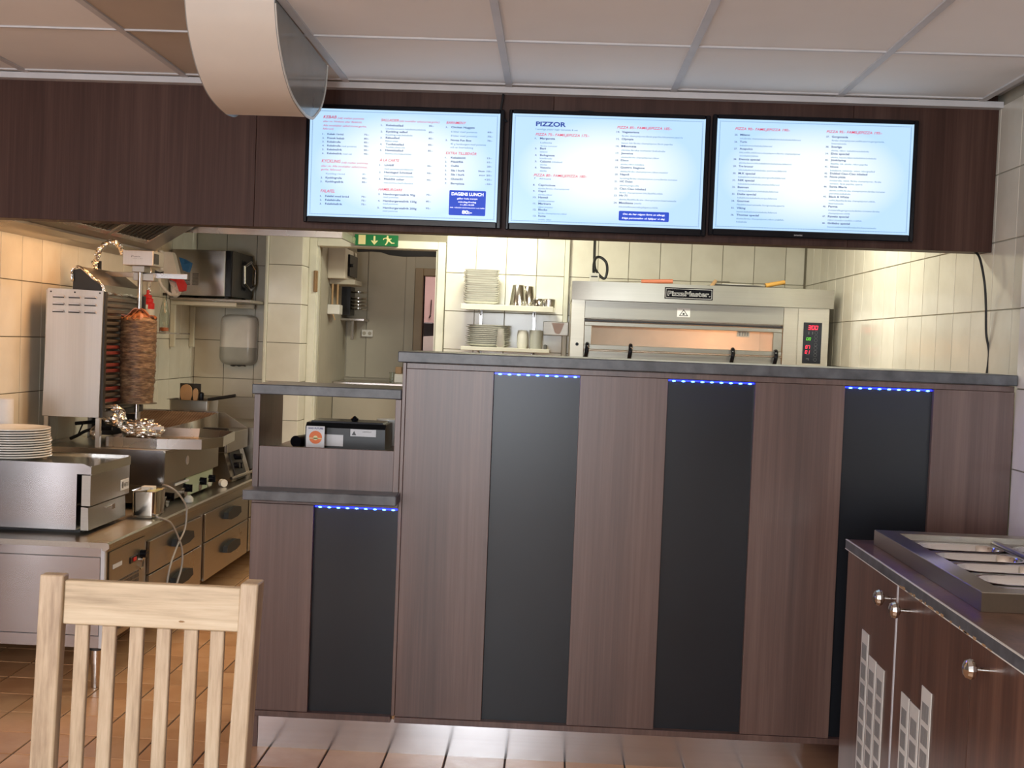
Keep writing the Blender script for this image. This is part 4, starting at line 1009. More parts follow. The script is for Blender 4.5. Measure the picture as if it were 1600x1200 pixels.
box(-.082, .082, 7.47, 7.545, 1.455, 1.543, .003).build('steel_box', 'steel_dull', hd)
MB().prism([(-.028, 1.535), (.055, 1.535), (.030, 1.47), (.012, 1.462), (-.006, 1.475)], 'y', 7.467, 7.4695).build('pink_label', 'pinkwall', hd)

# exit sign
ex = thing('exit_sign', (-1.19, 7.52, 2.03), 'green emergency exit sign with door, arrow and running figure', 'sign')
box(-1.334, -1.050, 7.505, 7.528, 1.994, 2.066, .001).build('green_panel', 'exit_green', ex)
Y0, Y1 = 7.5042, 7.505
m_ = MB().box(-1.309, -1.262, Y0-.00005*0, Y1, 2.001, 2.062)
m_.box(-1.210, -1.198, Y0-.00005*1, Y1, 2.018, 2.058).prism([(-1.228, 2.028), (-1.216, 2.028), (-1.204, 2.016), (-1.192, 2.028), (-1.180, 2.028), (-1.204, 2.000)], 'y', Y0-.00005*1, Y1)
m_.cyl((-1.118, Y0-.0004, 2.0565), (-1.118, Y1, 2.0565), .0062, n=14)
m_.prism([(-1.128, 2.050), (-1.114, 2.052), (-1.100, 2.030), (-1.110, 2.024), (-1.122, 2.034)], 'y', Y0-.00005*3, Y1)
m_.prism([(-1.128, 2.050), (-1.146, 2.044), (-1.148, 2.034), (-1.143, 2.034), (-1.140, 2.041), (-1.125, 2.044)], 'y', Y0-.00005*4, Y1)
m_.prism([(-1.116, 2.050), (-1.104, 2.042), (-1.092, 2.046), (-1.093, 2.040), (-1.105, 2.035), (-1.118, 2.044)], 'y', Y0-.00005*5, Y1)
m_.prism([(-1.110, 2.026), (-1.100, 2.030), (-1.088, 2.018), (-1.072, 2.018), (-1.072, 2.012), (-1.092, 2.011)], 'y', Y0-.00005*6, Y1)
m_.prism([(-1.122, 2.032), (-1.111, 2.026), (-1.118, 2.012), (-1.128, 2.000), (-1.135, 2.003), (-1.126, 2.015)], 'y', Y0-.00005*7, Y1)
m_.build('pictograms', 'exit_yellow', ex, smooth=False)

# back room contents
eb = thing('fuse_box', (-1.53, 7.9, 1.88), 'grey wall-hung fuse cabinet with a dark glazed door in the back room', 'electrical cabinet')
box(-1.575, -1.455, 7.85, 8.30, 1.79, 2.0, .004).build('cabinet', 'plaster', eb)
box(-1.455, -1.440, 7.95, 8.26, 1.815, 1.965, .003).build('glazed_door', 'black_gloss', eb, 'dark glazed door')
box(-1.575, -1.40, 7.92, 8.25, 1.755, 1.7895, .003).build('trunking', 'plaster_dim', eb)
MB().cyl((-1.44, 8.0, 1.89), (-1.425, 8.0, 1.89), .012, n=12).build('latch', 'black', eb)
sw = thing('wall_switch_box', (-1.55, 7.9, 1.6), 'small beige switch box with pipes below the fuse cabinet', 'switch box')
box(-1.575, -1.49, 7.88, 8.0, 1.545, 1.612, .004).build('box', 'white_plastic', sw)
MB().cyl((-1.545, 7.9, 1.612), (-1.545, 7.9, 1.755), .007, n=10).cyl((-1.515, 7.93, 1.612), (-1.515, 7.93, 1.755), .007, n=10).cyl((-1.535, 7.89, 1.545), (-1.52, 7.89, 1.505), .005, n=8).build('pipe', 'tan', sw)
rk = thing('plate_rack', (-1.46, 8.45, 1.5), 'wire rack with stacked pans on the back room wall', 'rack')
for k, z in enumerate((1.745, 1.70, 1.675, 1.65, 1.625)): MB().lathe([(.055, 0), (.064, .008), (.064, .012)], (-1.455, 8.45, z-.03), 20).build('pan', 'polished', rk)
box(-1.573, -1.40, 8.38, 8.60, 1.513, 1.530, .002).build('rack_shelf', 'steel', rk)
box(-1.50, -1.478, 8.40, 8.415, 1.374, 1.512, .002).build('rack_bracket', 'steel_z', rk)
MB().box(-1.575, -1.51, 8.40, 8.58, 1.553, 1.76).build('rack_side', 'black', rk)
sk = thing('wall_socket', (-1.40, 8.59, 1.43), 'beige double socket on the back room wall', 'socket')
box(-1.45, -1.365, 8.58, 8.607, 1.40, 1.452, .003).build('plate', 'white_plastic', sk)
MB().cyl((-1.43, 8.578, 1.425), (-1.43, 8.58, 1.425), .014, n=14).cyl((-1.388, 8.578, 1.425), (-1.388, 8.58, 1.425), .014, n=14).build('socket_face', 'plaster_dim', sk)
single(MB().prism([(-1.43, 2.03), (-.80, 2.03), (-.80, 1.983), (-.95, 1.984), (-1.10, 1.978), (-1.20, 1.985), (-1.26, 2.003), (-1.33, 2.006), (-1.43, 2.0)], 'y', 8.16, 8.20), 'dark_curtain', 'rubber', 'rolled-up dark strip hanging at the top of the back room', 'curtain')
sb = thing('back_room_worktop', (-1.2, 8.35, 0), 'steel worktop against the far wall of the back room', 'worktop')
box(-1.57, -.60, 8.12, 8.60, 1.045, 1.075, .003).build('top', 'steel', sb)
box(-1.57, -.60, 8.16, 8.58, 0, 1.045).build('cabinet', 'plaster_dim', sb)
single(MB().lathe([(.020, 0), (.023, .075), (.021, .075), (.019, .004), (.0005, .004)], (-1.165, 8.28, 1.0752), 16), 'drinking_glass', 'glass', 'clear drinking glass on the back room worktop', 'glass')
st = thing('soap_bottle', (-1.12, 8.3, 1.075), 'squat white tub with a tan lid on the back room worktop', 'bottle')
box(-1.150, -1.06, 8.26, 8.34, 1.0755, 1.14, .006).build('tub', 'white_plastic', st); box(-1.145, -1.10, 8.28, 8.32, 1.1405, 1.19, .004).build('lid', 'tan', st)
fc = thing('dining_chair', (-1.13, 10.4, 0), 'dark chair with a white cover in the pink room', 'chair')
box(-1.20, -1.10, 10.35, 10.38, 1.20, 1.55, .01).build('backrest', 'black', fc); 
MB().prism([(-1.26, 1.29), (-1.20, 1.42), (-1.08, 1.43), (-1.06, 1.29)], 'y', 10.25, 10.34).build('cover', 'porcelain', fc)
box(-1.28, -.95, 10.2, 10.6, 1.0, 1.285, .02).build('seat', 'black', fc)
for x in (-1.25, -.98):
    for y in (10.23, 10.57): MB().cyl((x, y, 0), (x, y, 1.0), .018, n=8).build('leg', 'black', fc)
single(MB().tube([(-1.196, 10.98, 1.775), (-1.199, 10.98, 1.64), (-1.21, 10.97, 1.60), (-1.195, 10.97, 1.625)], .005, 6), 'wall_string', 'black', 'thin dark string hanging on the pink wall', 'string')

cablething('hanging_cable', [(1.552, 4.40, 1.81), (1.556, 4.34, 1.78), (1.564, 4.30, 1.689), (1.578, 4.31, 1.60), (1.588, 4.32, 1.50), (1.602, 4.32, 1.42), (1.592, 4.32, 1.30), (1.58, 4.32, 1.2)], .0045, 'rubber', 'dark cable hanging down the right kitchen wall behind the counter')

# ============================================================ LEFT KITCHEN LINE
cb = thing('chef_base', (-2.04, 5.8, 0), 'low stainless steel drawer base carrying the grill equipment', 'steel counter')
MB().box(-2.384, -1.705, 4.334, 7.50, .165, .556).build('carcass', 'steel_y', cb)
MB().prism([(-2.384, .577), (-1.672, .577), (-1.664, .571), (-1.664, .556), (-1.680, .545), (-1.690, .548), (-1.690, .556), (-2.384, .556)], 'y', 4.298, 7.50).build('worktop', 'steel_y', cb)
MB().box(-2.384, -1.695, 4.322, 4.3335, .5175, .555, .001).build('end_panel', 'steel_z', cb)
box(-2.384, -1.706, 4.322, 4.3335, .2135, .5150, .001).build('end_panel', 'steel_z', cb)
box(-2.384, -1.695, 4.322, 4.3335, .165, .2115, .001).build('end_panel', 'steel_z', cb)
box(-1.704, -1.688, 4.320, 4.338, .165, .555, .001).build('corner_strip', 'grid', cb, 'pale corner strip')
mp = box(-1.7045, -1.700, 4.40, 4.79, .17, .522, .001).build('machine_panel', 'steel_dull', cb)
box(-1.6998, -1.6985, 4.435, 4.53, .449, .466).build('rating_label', 'paper', mp, 'blank white label')
MB().box(-1.6998, -1.696, 4.615, 4.70, .435, .462, .003).build('switch_bezel', 'black', mp)
box(-1.696, -1.692, 4.645, 4.675, .441, .456, .001).build('switch', 'red', mp, 'red rocker switch')
MB().cyl((-1.700, 4.745, .455), (-1.675, 4.745, .455), .017, n=14).box(-1.680, -1.672, 4.725, 4.765, .451, .459).build('thermostat_knob', 'black_gloss', mp)
MB().cyl((-1.70, 4.75, .430), (-1.690, 4.75, .430), .012, n=14).tube([(-1.692, 4.75, .43), (-1.690, 4.74, .40), (-1.692, 4.72, .395)], .004, 6).build('key', 'polished', mp)
g = MB()
for k in range(17): g.box(-1.6998, -1.697, 4.475+.015*k, 4.479+.015*k, .19, .393)
for k in range(10): g.box(-1.6998, -1.697, 4.475, 4.719, .192+.021*k, .197+.021*k)
g.build('vent_grille', 'steel_dull', mp, kind='stuff')
box(-1.7004, -1.6999, 4.475, 4.719, .19, .393).build('vent_dark', 'black', mp)
for (y0, y1) in ((4.825, 5.553), (5.612, 6.404), (6.44, 7.2)):
    for (z0, z1) in ((.352, .493), (.157, .346)):
        d = box(-1.7045, -1.692, y0, y1, z0, z1, .002).build('drawer', 'steel_y', cb)
        c, zc = (y0+y1)/2+.045, z0+.62*(z1-z0) if z0 > .3 else z0+.105
        MB().prism([(c-.13, zc-.018), (c-.12, zc+.014), (c-.05, zc+.026), (c+.05, zc+.026), (c+.12, zc+.014), (c+.13, zc-.018), (c+.06, zc-.030), (c-.06, zc-.030)], 'x', -1.692, -1.668).build('handle', 'rubber', d, 'black recessed handle')
for x, y in ((-1.73, 4.37), (-2.33, 4.37), (-1.73, 7.3), (-2.33, 7.3), (-1.78, 5.6)):
    MB().cyl((x, y, .001), (x, y, .10), .018, .020, 16).cyl((x, y, .095), (x, y, .148), .024, n=16).build('foot', 'polished', cb)
    MB().cyl((x, y, .148), (x, y, .165), .026, n=16).build('foot_socket', 'rubber', cb)

# heated cabinet in front
wb_ = thing('heated_cabinet', (-2.09, 4.65, .577), 'large brushed steel tabletop warmer in front, under the plates', 'warmer')
box(-2.38, -1.857, 4.45, 4.87, .594, .822, .001).build('housing', 'steel_z', wb_)
MB().prism([(-2.38, .858), (-1.830, .858), (-1.806, .848), (-1.800, .845), (-1.800, .817), (-1.808, .8165), (-2.38, .822)], 'y', 4.445, 4.452).build('front_rim', 'steel_z', wb_)
MB().box(-2.38, -1.806, 4.452, 4.87, .8225, .845).box(-1.806, -1.800, 4.4525, 4.87, .813, .849).box(-2.38, -1.806, 4.858, 4.87, .845, .853).build('top_plate', 'polished', wb_)
ud = MB().box(-1.840, -1.803, 4.453, 4.868, .690, .8125, .001).build('upper_door', 'steel_dull', wb_)
box(-1.803, -1.8005, 4.765, 4.855, .712, .757, .002).build('badge', 'paper', ud, 'white badge with a dark emblem')
m_ = MB().lathe([(.0005, 0), (.009, 0)], (0, 0, 0), 4); m_ = MB()
m_.prism([(4.778, .722), (4.790, .720), (4.795, .735), (4.790, .749), (4.778, .748), (4.774, .735)], 'x', -1.8005, -1.8)
textx(m_, 'METOS', 4.802, 4.848, .734, .017, -1.7998, .02); m_.build('badge_print', 'greyprint', ud, smooth=False)
ld = MB().prism([(-1.840, .594), (-1.808, .594), (-1.812, .683), (-1.840, .686)], 'y', 4.453, 4.845).build('lower_door', 'steel_dull', wb_)
MB().box(-1.811, -1.796, 4.60, 4.69, .662, .668, .001).box(-1.80, -1.794, 4.66, 4.69, .650, .672, .001).build('handle', 'polished', ld)
box(-2.36, -1.86, 4.50, 4.85, .577, .5935).build('base', 'black', wb_)

# plates on the warmer
def plate():
    prof = [(.085, 0), (.088, .002), (.125, .010), (.1455, .0125), (.148, .0140), (.148, .0178), (.146, .0188), (.124, .0125), (.086, .0055), (.0005, .005)]
    return MB().lathe(prof, (0, 0, 0), 48).build('dinner_plate', 'porcelain', None)
p0 = plate(); N = 12
for k in range(N):
    o = p0 if k == 0 else p0.copy()
    if k: COL.objects.link(o)
    o.location = (-2.206+random.uniform(-.003, .003)-.0006*k, 4.645+random.uniform(-.003, .003), .8455+.0100*k)
    o['label'] = f'white dinner plate, {ORD[k]} from the bottom of the stack on the steel warmer'; o['category'] = 'plate'; o['group'] = 'dinner plates on the warmer'
    if k == 0: o['label'] = 'lowest white dinner plate of the stack on the steel warmer'
    if k == N-1: o['label'] = 'topmost white dinner plate of the stack on the steel warmer'
pr_ = thing('paper_roll', (-2.336, 4.805, .8455), 'white paper roll standing at the left edge behind the plates', 'paper roll')
MB().lathe([(.020, 0), (.045, 0), (.046, .006), (.046, .226), (.045, .232), (.020, .232), (.020, .15)], (-2.336, 4.805, .8455), 30).build('roll', 'paper', pr_)
MB().lathe([(.019, .1), (.019, .228), (.014, .228), (.014, .1)], (-2.336, 4.805, .8455), 16).build('core', 'tan', pr_)

# GN container on the base
gn = thing('steel_container', (-1.745, 4.93, .577), 'small deep steel container holding a white brush, beside the warmer', 'container')
def rr(x0, x1, y0, y1, r, n=5):
    P = []
    for (cx, cy, q) in ((x1-r, y1-r, 0), (x0+r, y1-r, 1), (x0+r, y0+r, 2), (x1-r, y0+r, 3)):
        for j in range(n+1):
            a_ = math.pi/2*(q+j/n); P.append((cx+r*math.cos(a_), cy+r*math.sin(a_)))
    return P
def pan(x0, x1, y0, y1, zt, depth, lip=.008, r=.03, taper=.006, n=5):
    L = [(lip, zt), (0, zt), (-.003, zt-.004), (-taper*.6, zt-depth*.5), (-taper, zt-depth+.012), (-taper-.010, zt-depth)]
    vs, fs = [], []
    for d, z in L:
        vs += [(p[0], p[1], z) for p in rr(x0-d, x1+d, y0-d, y1+d, max(r+d, .004), n)]
    m = 4*(n+1)
    for i in range(len(L)-1): fs += [(i*m+k, i*m+(k+1) % m, (i+1)*m+(k+1) % m, (i+1)*m+k) for k in range(m)]
    fs.append(tuple(range((len(L)-1)*m, len(L)*m)))
    return MB().add(vs, fs)
pan(-1.805, -1.692, 4.883, 5.03, .697, .118, .006, .025).build('pan', 'polished', gn)
MB().box(-1.775, -1.72, 4.93, 4.97, .695, .712, .003).prism([(-1.80, .690), (-1.80, .694), (-1.73, .708), (-1.73, .702)], 'y', 4.90, 4.925).build('brush', 'white_plastic', gn, 'white plastic brush')
MB().prism([(4.90, .66), (5.02, .66), (5.0, .692), (4.93, .700)], 'x', -1.745, -1.71).build('sponge', 'exit_yellow', gn)

# gas unit carrying the doner grill
gu = thing('gas_unit', (-2.05, 5.57, .577), 'wide steel appliance with knobs under the doner grill', 'kitchen appliance')
MB().box(-2.375, -1.745, 5.14, 5.98, .690, .836, .002).build('body', 'steel_dull', gu)
MB().prism([(-2.375, .848), (-1.752, .848), (-1.742, .838), (-1.742, .690), (-2.375, .690)], 'y', 5.132, 5.1395).build('end_plate', 'steel_z', gu)
MB().box(-2.375, -1.742, 5.14, 5.98, .8365, .848).build('top', 'steel_y', gu)
MB().box(-2.34, -1.768, 5.17, 5.97, .600, .6895).build('control_body', 'steel_dull', gu)
MB().box(-1.768, -1.760, 5.50, 5.93, .592, .684, .002).build('control_plate', 'palegreen', gu, 'pale green control plate')
MB().box(-1.768, -1.758, 5.34, 5.54, .662, .674, .002).build('white_strip', 'paper', gu)
MB().lathe([(.0005, 0), (.012, 0)], (0, 0, 0), 4)
MB().cyl((-1.745, 5.466, .774), (-1.7435, 5.466, .774), .022, n=20).build('round_badge', 'grid', gu)
for y, z in ((5.235, .627), (5.50, .634), (5.73, .640), (5.88, .636)):
    q = MB().cyl((-1.768, y, z), (-1.735, y, z), .021, .018, 16).box(-1.735, -1.728, y-.004, y+.004, z-.018, z+.018).build('control_knob', 'black_gloss', gu)
    MB().cyl((-1.769, y-.01, z-.02), (-1.755, y-.01, z-.02), .026, n=16, caps=True).build('knob_ring', 'polished', q)
for x in (-1.80, -2.3):
    for y in (5.2, 5.9): MB().cyl((x, y, .577), (x, y, .60), .014, n=10).build('foot', 'rubber', gu)
MB().lathe([(.016, 0), (.022, .006), (.022, .022), (.014, .030), (.010, .036), (.0005, .036)], (-1.712, 5.40, .5775), 14).build('drain_plug', 'white_plastic', gu, 'small white plug below the knobs')
single(MB().cyl((-1.735, 6.02, .598), (-1.715, 6.0, .598), .020, n=16), 'white_bottle_end', 'white_plastic', 'round white bottle end at the far side of the knobs', 'bottle')
cablething('grey_cable', [(-1.758, 5.15, .690), (-1.70, 5.06, .700), (-1.67, 5.10, .668), (-1.655, 5.18, .60), (-1.655, 5.195, .555), (-1.655, 5.172, .487), (-1.655, 5.079, .434), (-1.655, 4.99, .361), (-1.657, 4.957, .285), (-1.657, 4.94, .20)], .0042, 'cable_grey', 'grey cable looping from the gas unit down over the drawers, the higher one')
cablething('grey_cable', [(-1.715, 5.0, .583), (-1.68, 4.87, .592), (-1.655, 4.974, .552), (-1.652, 5.075, .472), (-1.652, 5.138, .397), (-1.652, 5.135, .324), (-1.655, 5.086, .258), (-1.656, 5.05, .19)], .0042, 'cable_grey', 'grey cable coming from behind the small steel container, crossing the other')

# doner grill
dg = thing('doner_grill', (-2.12, 5.4, .848), 'upright doner grill with vented steel side and heating elements', 'grill')
P_ = [(-2.318, .985), (-2.058, .985), (-2.050, 1.560), (-2.305, 1.566)]
sp_ = MB().prism(P_, 'y', 5.15, 5.162).build('side_panel', 'steel_grill', dg)
for i in range(3):
    for j in range(3):
        x, z = -2.252+.073*i, 1.528-.033*j
        MB().prism([(x-.029, z-.005), (x-.022, z+.006), (x+.022, z+.006), (x+.029, z-.005)], 'y', 5.142, 5.1498).build('louvre', 'grid', sp_)
        MB().box(x-.026, x+.026, 5.1405, 5.1418, z-.0055, z-.0005).build('louvre_gap', 'black', sp_)
for x in (-2.29, -2.18, -2.065): MB().cyl((x, 5.1475, 1.55), (x, 5.15, 1.55), .004, n=8).build('screw', 'black', sp_)
MB().box(-2.318, -2.075, 5.163, 5.68, .985, 1.56).build('heater_body', 'steel_dull', dg)
MB().box(-2.0745, -2.045, 5.163, 5.19, .985, 1.558).box(-2.0745, -2.045, 5.655, 5.68, .985, 1.558).box(-2.0745, -2.045, 5.19, 5.655, .985, 1.01).build('heater_frame', 'blackmetal', dg)
for k in range(19):
    z = 1.03+.0275*k
    red = k in (1, 3, 6, 7, 9, 10)
    MB().box(-2.074, -2.055, 5.192, 5.652, z-.008, z+.008, .003).build('heating_element', 'element_red' if red else 'element', dg, 'dull red heating element' if red else None)
for x in (-2.302, -2.064):
    for y in (5.165, 5.66): box(x-.010, x+.010, y-.010, y+.012, .848, .984, .001).build('leg', 'steel_grill', dg)
box(-2.30, -2.07, 5.66, 5.675, .86, .97, .0).build('rear_plate', 'blackmetal', dg)
MB().prism([(-2.212, 1.561), (-2.212, 1.655), (-2.172, 1.661), (-2.075, 1.583), (-2.070, 1.550), (-2.078, 1.5605)], 'y', 5.20, 5.66).build('foil_canopy_core', 'blackmetal', dg)
MB().prism([(-2.178, 1.664), (-2.072, 1.586), (-2.066, 1.548), (-2.061, 1.548), (-2.066, 1.590), (-2.174, 1.670)], 'y', 5.19, 5.67).build('foil_canopy', 'steel_dull', dg, 'sloping canopy with foil-wrapped edges')
MB().tube(spline([(-2.212, 5.192, 1.60), (-2.212, 5.192, 1.655), (-2.176, 5.188, 1.667), (-2.12, 5.188, 1.625), (-2.07, 5.188, 1.588), (-2.064, 5.188, 1.552)], 4), .0065, 7, .35).tube([(-2.064, 5.19+.03*k, 1.553+random.uniform(-.003, .003)) for k in range(17)], .007, 7, .3).build('foil_edge', 'foil', dg, smooth=False)
MB().prism([(-2.315, 1.567), (-2.235, 1.567), (-2.22, 1.648), (-2.27, 1.648)], 'y', 5.42, 5.43).build('support_plate', 'steel_dull', dg)
MB().box(-2.285, -1.766, 5.45, 5.465, 1.640, 1.664, .001).build('cross_bar', 'steel', dg)
MB().prism([(-2.230, 1.70), (-2.230, 1.712), (-2.185, 1.712), (-2.185, 1.66), (-2.20, 1.66), (-2.20, 1.70)], 'y', 5.45, 5.46).cyl((-2.206, 5.445, 1.688), (-2.206, 5.465, 1.688), .012, n=12).build('clamp', 'blackmetal', dg)
mo = MB().box(-2.050, -1.905, 5.37, 5.52, 1.694, 1.764, .002).build('motor_box', 'steel_grill', dg)
box(-1.9045, -1.901, 5.385, 5.44, 1.704, 1.752).build('motor_socket', 'black', mo)
m_ = MB(); text(m_, 'Potis', -2.01, -1.965, 1.736, .008, 5.3695, .01, .2); text(m_, 'made in EU', -2.0, -1.955, 1.726, .004, 5.3695); m_.build('motor_lettering', 'greyprint', mo)
MB().box(-2.015, -1.955, 5.40, 5.48, 1.664, 1.6935, .002).box(-2.02, -1.92, 5.43, 5.49, 1.625, 1.66, .002).build('gear_block', 'steel_dull', dg)
MB().cyl((-1.982, 5.42, 1.0), (-1.982, 5.42, 1.69), .0105, n=12).cyl((-1.982, 5.42, .93), (-1.982, 5.42, 1.04), .008, n=10).build('spit', 'steel_z', dg)
hs = spline([(-2.205, 5.42, 1.68), (-2.195, 5.42, 1.715), (-2.188, 5.42, 1.745), (-2.172, 5.42, 1.775), (-2.142, 5.42, 1.800), (-2.112, 5.42, 1.802), (-2.085, 5.42, 1.785), (-2.072, 5.42, 1.76), (-2.066, 5.42, 1.742)], 5)
MB().tube(hs, .0125, 8, .28).build('foil_wrapped_hose', 'foil', dg, smooth=False)
MB().tube(spline([(-2.205, 5.42, 1.68), (-2.18, 5.43, 1.66), (-2.15, 5.43, 1.63)], 4), .009, 8, .2).build('hose_end', 'foil', dg, smooth=False)
MB().lathe([(.0005, 0), (.09, .001), (.094, .003), (.09, .005), (.0005, .006)], (-1.982, 5.42, 1.040), 32).build('spit_disc', 'steel_dull', dg)

MB().tube(spline([(-2.30, 5.42, .858), (-2.265, 5.42, .875), (-2.22, 5.42, .900), (-2.15, 5.41, .912), (-2.09, 5.40, .915)], 5), .008, 8).tube([(-2.31, 5.5, .925), (-2.19, 5.5, .94)], .009, 8).tube([(-2.265, 5.42, .872), (-2.235, 5.42, .945)], .004, 6).build('gas_hose', 'black', dg, 'black hose under the grill')
# the meat
mt = thing('doner_meat', (-1.982, 5.42, 1.046), 'cylinder of browned doner meat on the spit', 'meat')
vs, fs = [], []; NR, NK = 66, 56
from mathutils import noise as mn
for i in range(NR):
    u = i/(NR-1); z = 1.046+.405*u
    rb = .0745+.006*math.sin(u*2.6)+.004*u
    if u > .95: rb *= 1-.5*((u-.95)/.05)**2*.35
    ring = random.uniform(-.0014, .0014)
    for k in range(NK):
        a_ = 2*math.pi*k/NK
        nz = mn.noise(Vector((math.cos(a_)*2.2, math.sin(a_)*2.2, z*38)))*.0050 + mn.noise(Vector((math.cos(a_)*7, math.sin(a_)*7, z*95)))*.0026
        r = rb+ring+nz; vs.append((-1.982+r*math.cos(a_), 5.42+r*math.sin(a_), z))
fs = [(i*NK+k, i*NK+(k+1) % NK, (i+1)*NK+(k+1) % NK, (i+1)*NK+k) for i in range(NR-1) for k in range(NK)]
fs += [tuple(range(NK-1, -1, -1)), tuple(range((NR-1)*NK, NR*NK))]
MB().add(vs, fs).build('meat_cylinder', 'meat', mt, ang=60)
for k in range(11):
    a_ = k*2*math.pi/11+random.uniform(-.2, .2); R_ = .042; c = Vector((-1.982+R_*math.cos(a_), 5.42+R_*math.sin(a_), 1.462+random.uniform(-.004, .012)))
    tg = Vector((math.cos(a_), math.sin(a_), -.55)); sd = Vector((-math.sin(a_), math.cos(a_), 0)); up = Vector((0, 0, 1))
    v2 = []
    for i in range(7):
        for j in range(4):
            p = c + tg*((i-3)*.0125) + sd*((j-1.5)*.014) + up*(.008*math.sin(i*1.3+k)+.006*math.cos(j*2+k))
            v2.append(p)
    v3 = [q - up*.005 for q in v2]
    f2 = [(i*4+j, i*4+j+1, (i+1)*4+j+1, (i+1)*4+j) for i in range(6) for j in range(3)]
    f3 = [tuple(28+q for q in f[::-1]) for f in f2]
    ed = [0, 1, 2, 3, 7, 11, 15, 19, 23, 27, 26, 25, 24, 20, 16, 12, 8, 4]
    f4 = [(ed[i], ed[(i+1) % 18], 28+ed[(i+1) % 18], 28+ed[i]) for i in range(18)]
    MB().add(v2+v3, f2+f3+f4).build('meat_slice', 'meat_top', mt)

# octagonal drip tray
dt = thing('drip_tray', (-1.85, 5.45, .849), 'eight-sided steel drip tray under the doner meat', 'tray')
Po = [(-2.045, 5.205), (-1.800, 5.19), (-1.612, 5.25), (-1.560, 5.42), (-1.60, 5.76), (-1.80, 5.84), (-2.03, 5.80), (-2.05, 5.60)]
cx, cy = -1.83, 5.5
Pi = [(cx+(x-cx)*.975, cy+(y-cy)*.975) for x, y in Po]; Pf = [(cx+(x-cx)*.93, cy+(y-cy)*.93) for x, y in Po]
n = 8; vs = [(x, y, .849) for x, y in Pf] + [(x, y, .896) for x, y in Po] + [(x, y, .896) for x, y in Pi] + [(x, y, .854) for x, y in Pf]
vs = [(x, y, .8495) for x, y in Po] + vs[n:]
fs = [(i, (i+1) % n, n+(i+1) % n, n+i) for i in range(n)] + [(n+i, n+(i+1) % n, 2*n+(i+1) % n, 2*n+i) for i in range(n)] + [(2*n+i, 2*n+(i+1) % n, 3*n+(i+1) % n, 3*n+i) for i in range(n)] + [tuple(range(n)), tuple(range(3*n, 4*n))]
MB().add(vs, fs).build('tray', 'steel', dt, smooth=False)
MB().lathe([(.17, 0), (.155, .012), (.10, .02), (.0005, .022)], (-1.93, 5.42, .8545), 28, sy=.8).build('meat_scraps', 'meat', dt, kind='stuff')
def lump(name, c, r, label, sx=1, sy=1, sz=.6, seed=1, k=3):
    bm = bmesh.new(); bmesh.ops.create_icosphere(bm, subdivisions=k, radius=1)
    vs = []
    for v in bm.verts:
        d = 1 + .30*mn.noise(v.co*2.1+Vector((seed, 0, 0))) + .22*mn.noise(v.co*6+Vector((0, seed, 0))) + random.uniform(-.07, .07)
        vs.append((c[0]+v.co.x*d*r*sx, c[1]+v.co.y*d*r*sy, c[2]+v.co.z*d*r*sz))
    fs = [tuple(q.index for q in f.verts) for f in bm.faces]; bm.free()
    return single(MB().add(vs, fs), name, 'foil', label, 'foil', smooth=False)
lump('crumpled_foil', (-1.935, 5.36, .922), .098, 'wide crumpled foil heap in the drip tray', 1.05, .6, .46, 1, 4)
lump('crumpled_foil', (-2.06, 5.33, .985), .055, 'crumpled foil lump on the left, against the grill panel', 1.0, .8, .95, 5)
lump('crumpled_foil', (-2.122, 5.28, .905), .026, 'smallest crumpled foil ball at the foot of the grill', 1, .8, 1.2, 9)
single(box(-1.855, -1.82, 5.30, 5.34, .928, .942, .001), 'paper_scrap', 'grid', 'pale scrap at the right end of the foil heap', 'scrap')

# sloping draining rack
dk = thing('sloping_drainer', (-1.92, 6.0, .849), 'sloping steel drainer with a perforated grid behind the drip tray', 'drainer')
cv = [(p.x, p.y) for p in spline([(-2.06, 5.872, 0), (-1.98, 5.885, 0), (-1.90, 5.925, 0), (-1.84, 6.01, 0), (-1.81, 6.17, 0)], 4)]
zm = lambda y: .868+(y-5.88)*.28
vs = []
for i, (x, y) in enumerate(cv):
    h = .864+.094*(i/(len(cv)-1))**.9; vs += [(x, y, .8495), (x, y, h), (x-.003, y+.006, h), (x-.003, y+.006, .8495)]
fs = []
for i in range(len(cv)-1):
    for j in range(4): fs.append((4*i+j, 4*i+(j+1) % 4, 4*i+4+(j+1) % 4, 4*i+4+j))
fs += [(0, 1, 2, 3), tuple(range(4*len(cv)-4, 4*len(cv)))]
MB().add(vs, fs).box(-2.30, -1.812, 6.185, 6.19, .8495, .962).build('wall', 'steel', dk)
gm = MB()
for k in range(34):
    x = -2.30+.0148*k
    y0 = 5.885 if x < -2.0 else 5.90+.3*((x+2.0)/.19)**2
    if y0 < 6.17: gm.cyl((x, y0, zm(y0)), (x, 6.185, zm(6.185)), .0022, n=5)
for k in range(24):
    y = 5.89+.0127*k; x1 = -2.0+.19*math.sqrt(max(0, (y-5.90)/.3)); gm.cyl((-2.31, y, zm(y)), (min(x1, -1.815), y, zm(y)), .0022, n=5)
gm.build('grid', 'rusty_wire', dk, 'rusty brown grid', kind='stuff')
MB().cyl((-1.812, 5.93, .884), (-1.678, 5.91, .884), .0125, n=12).build('handle', 'black', dk, 'black tubular handle')

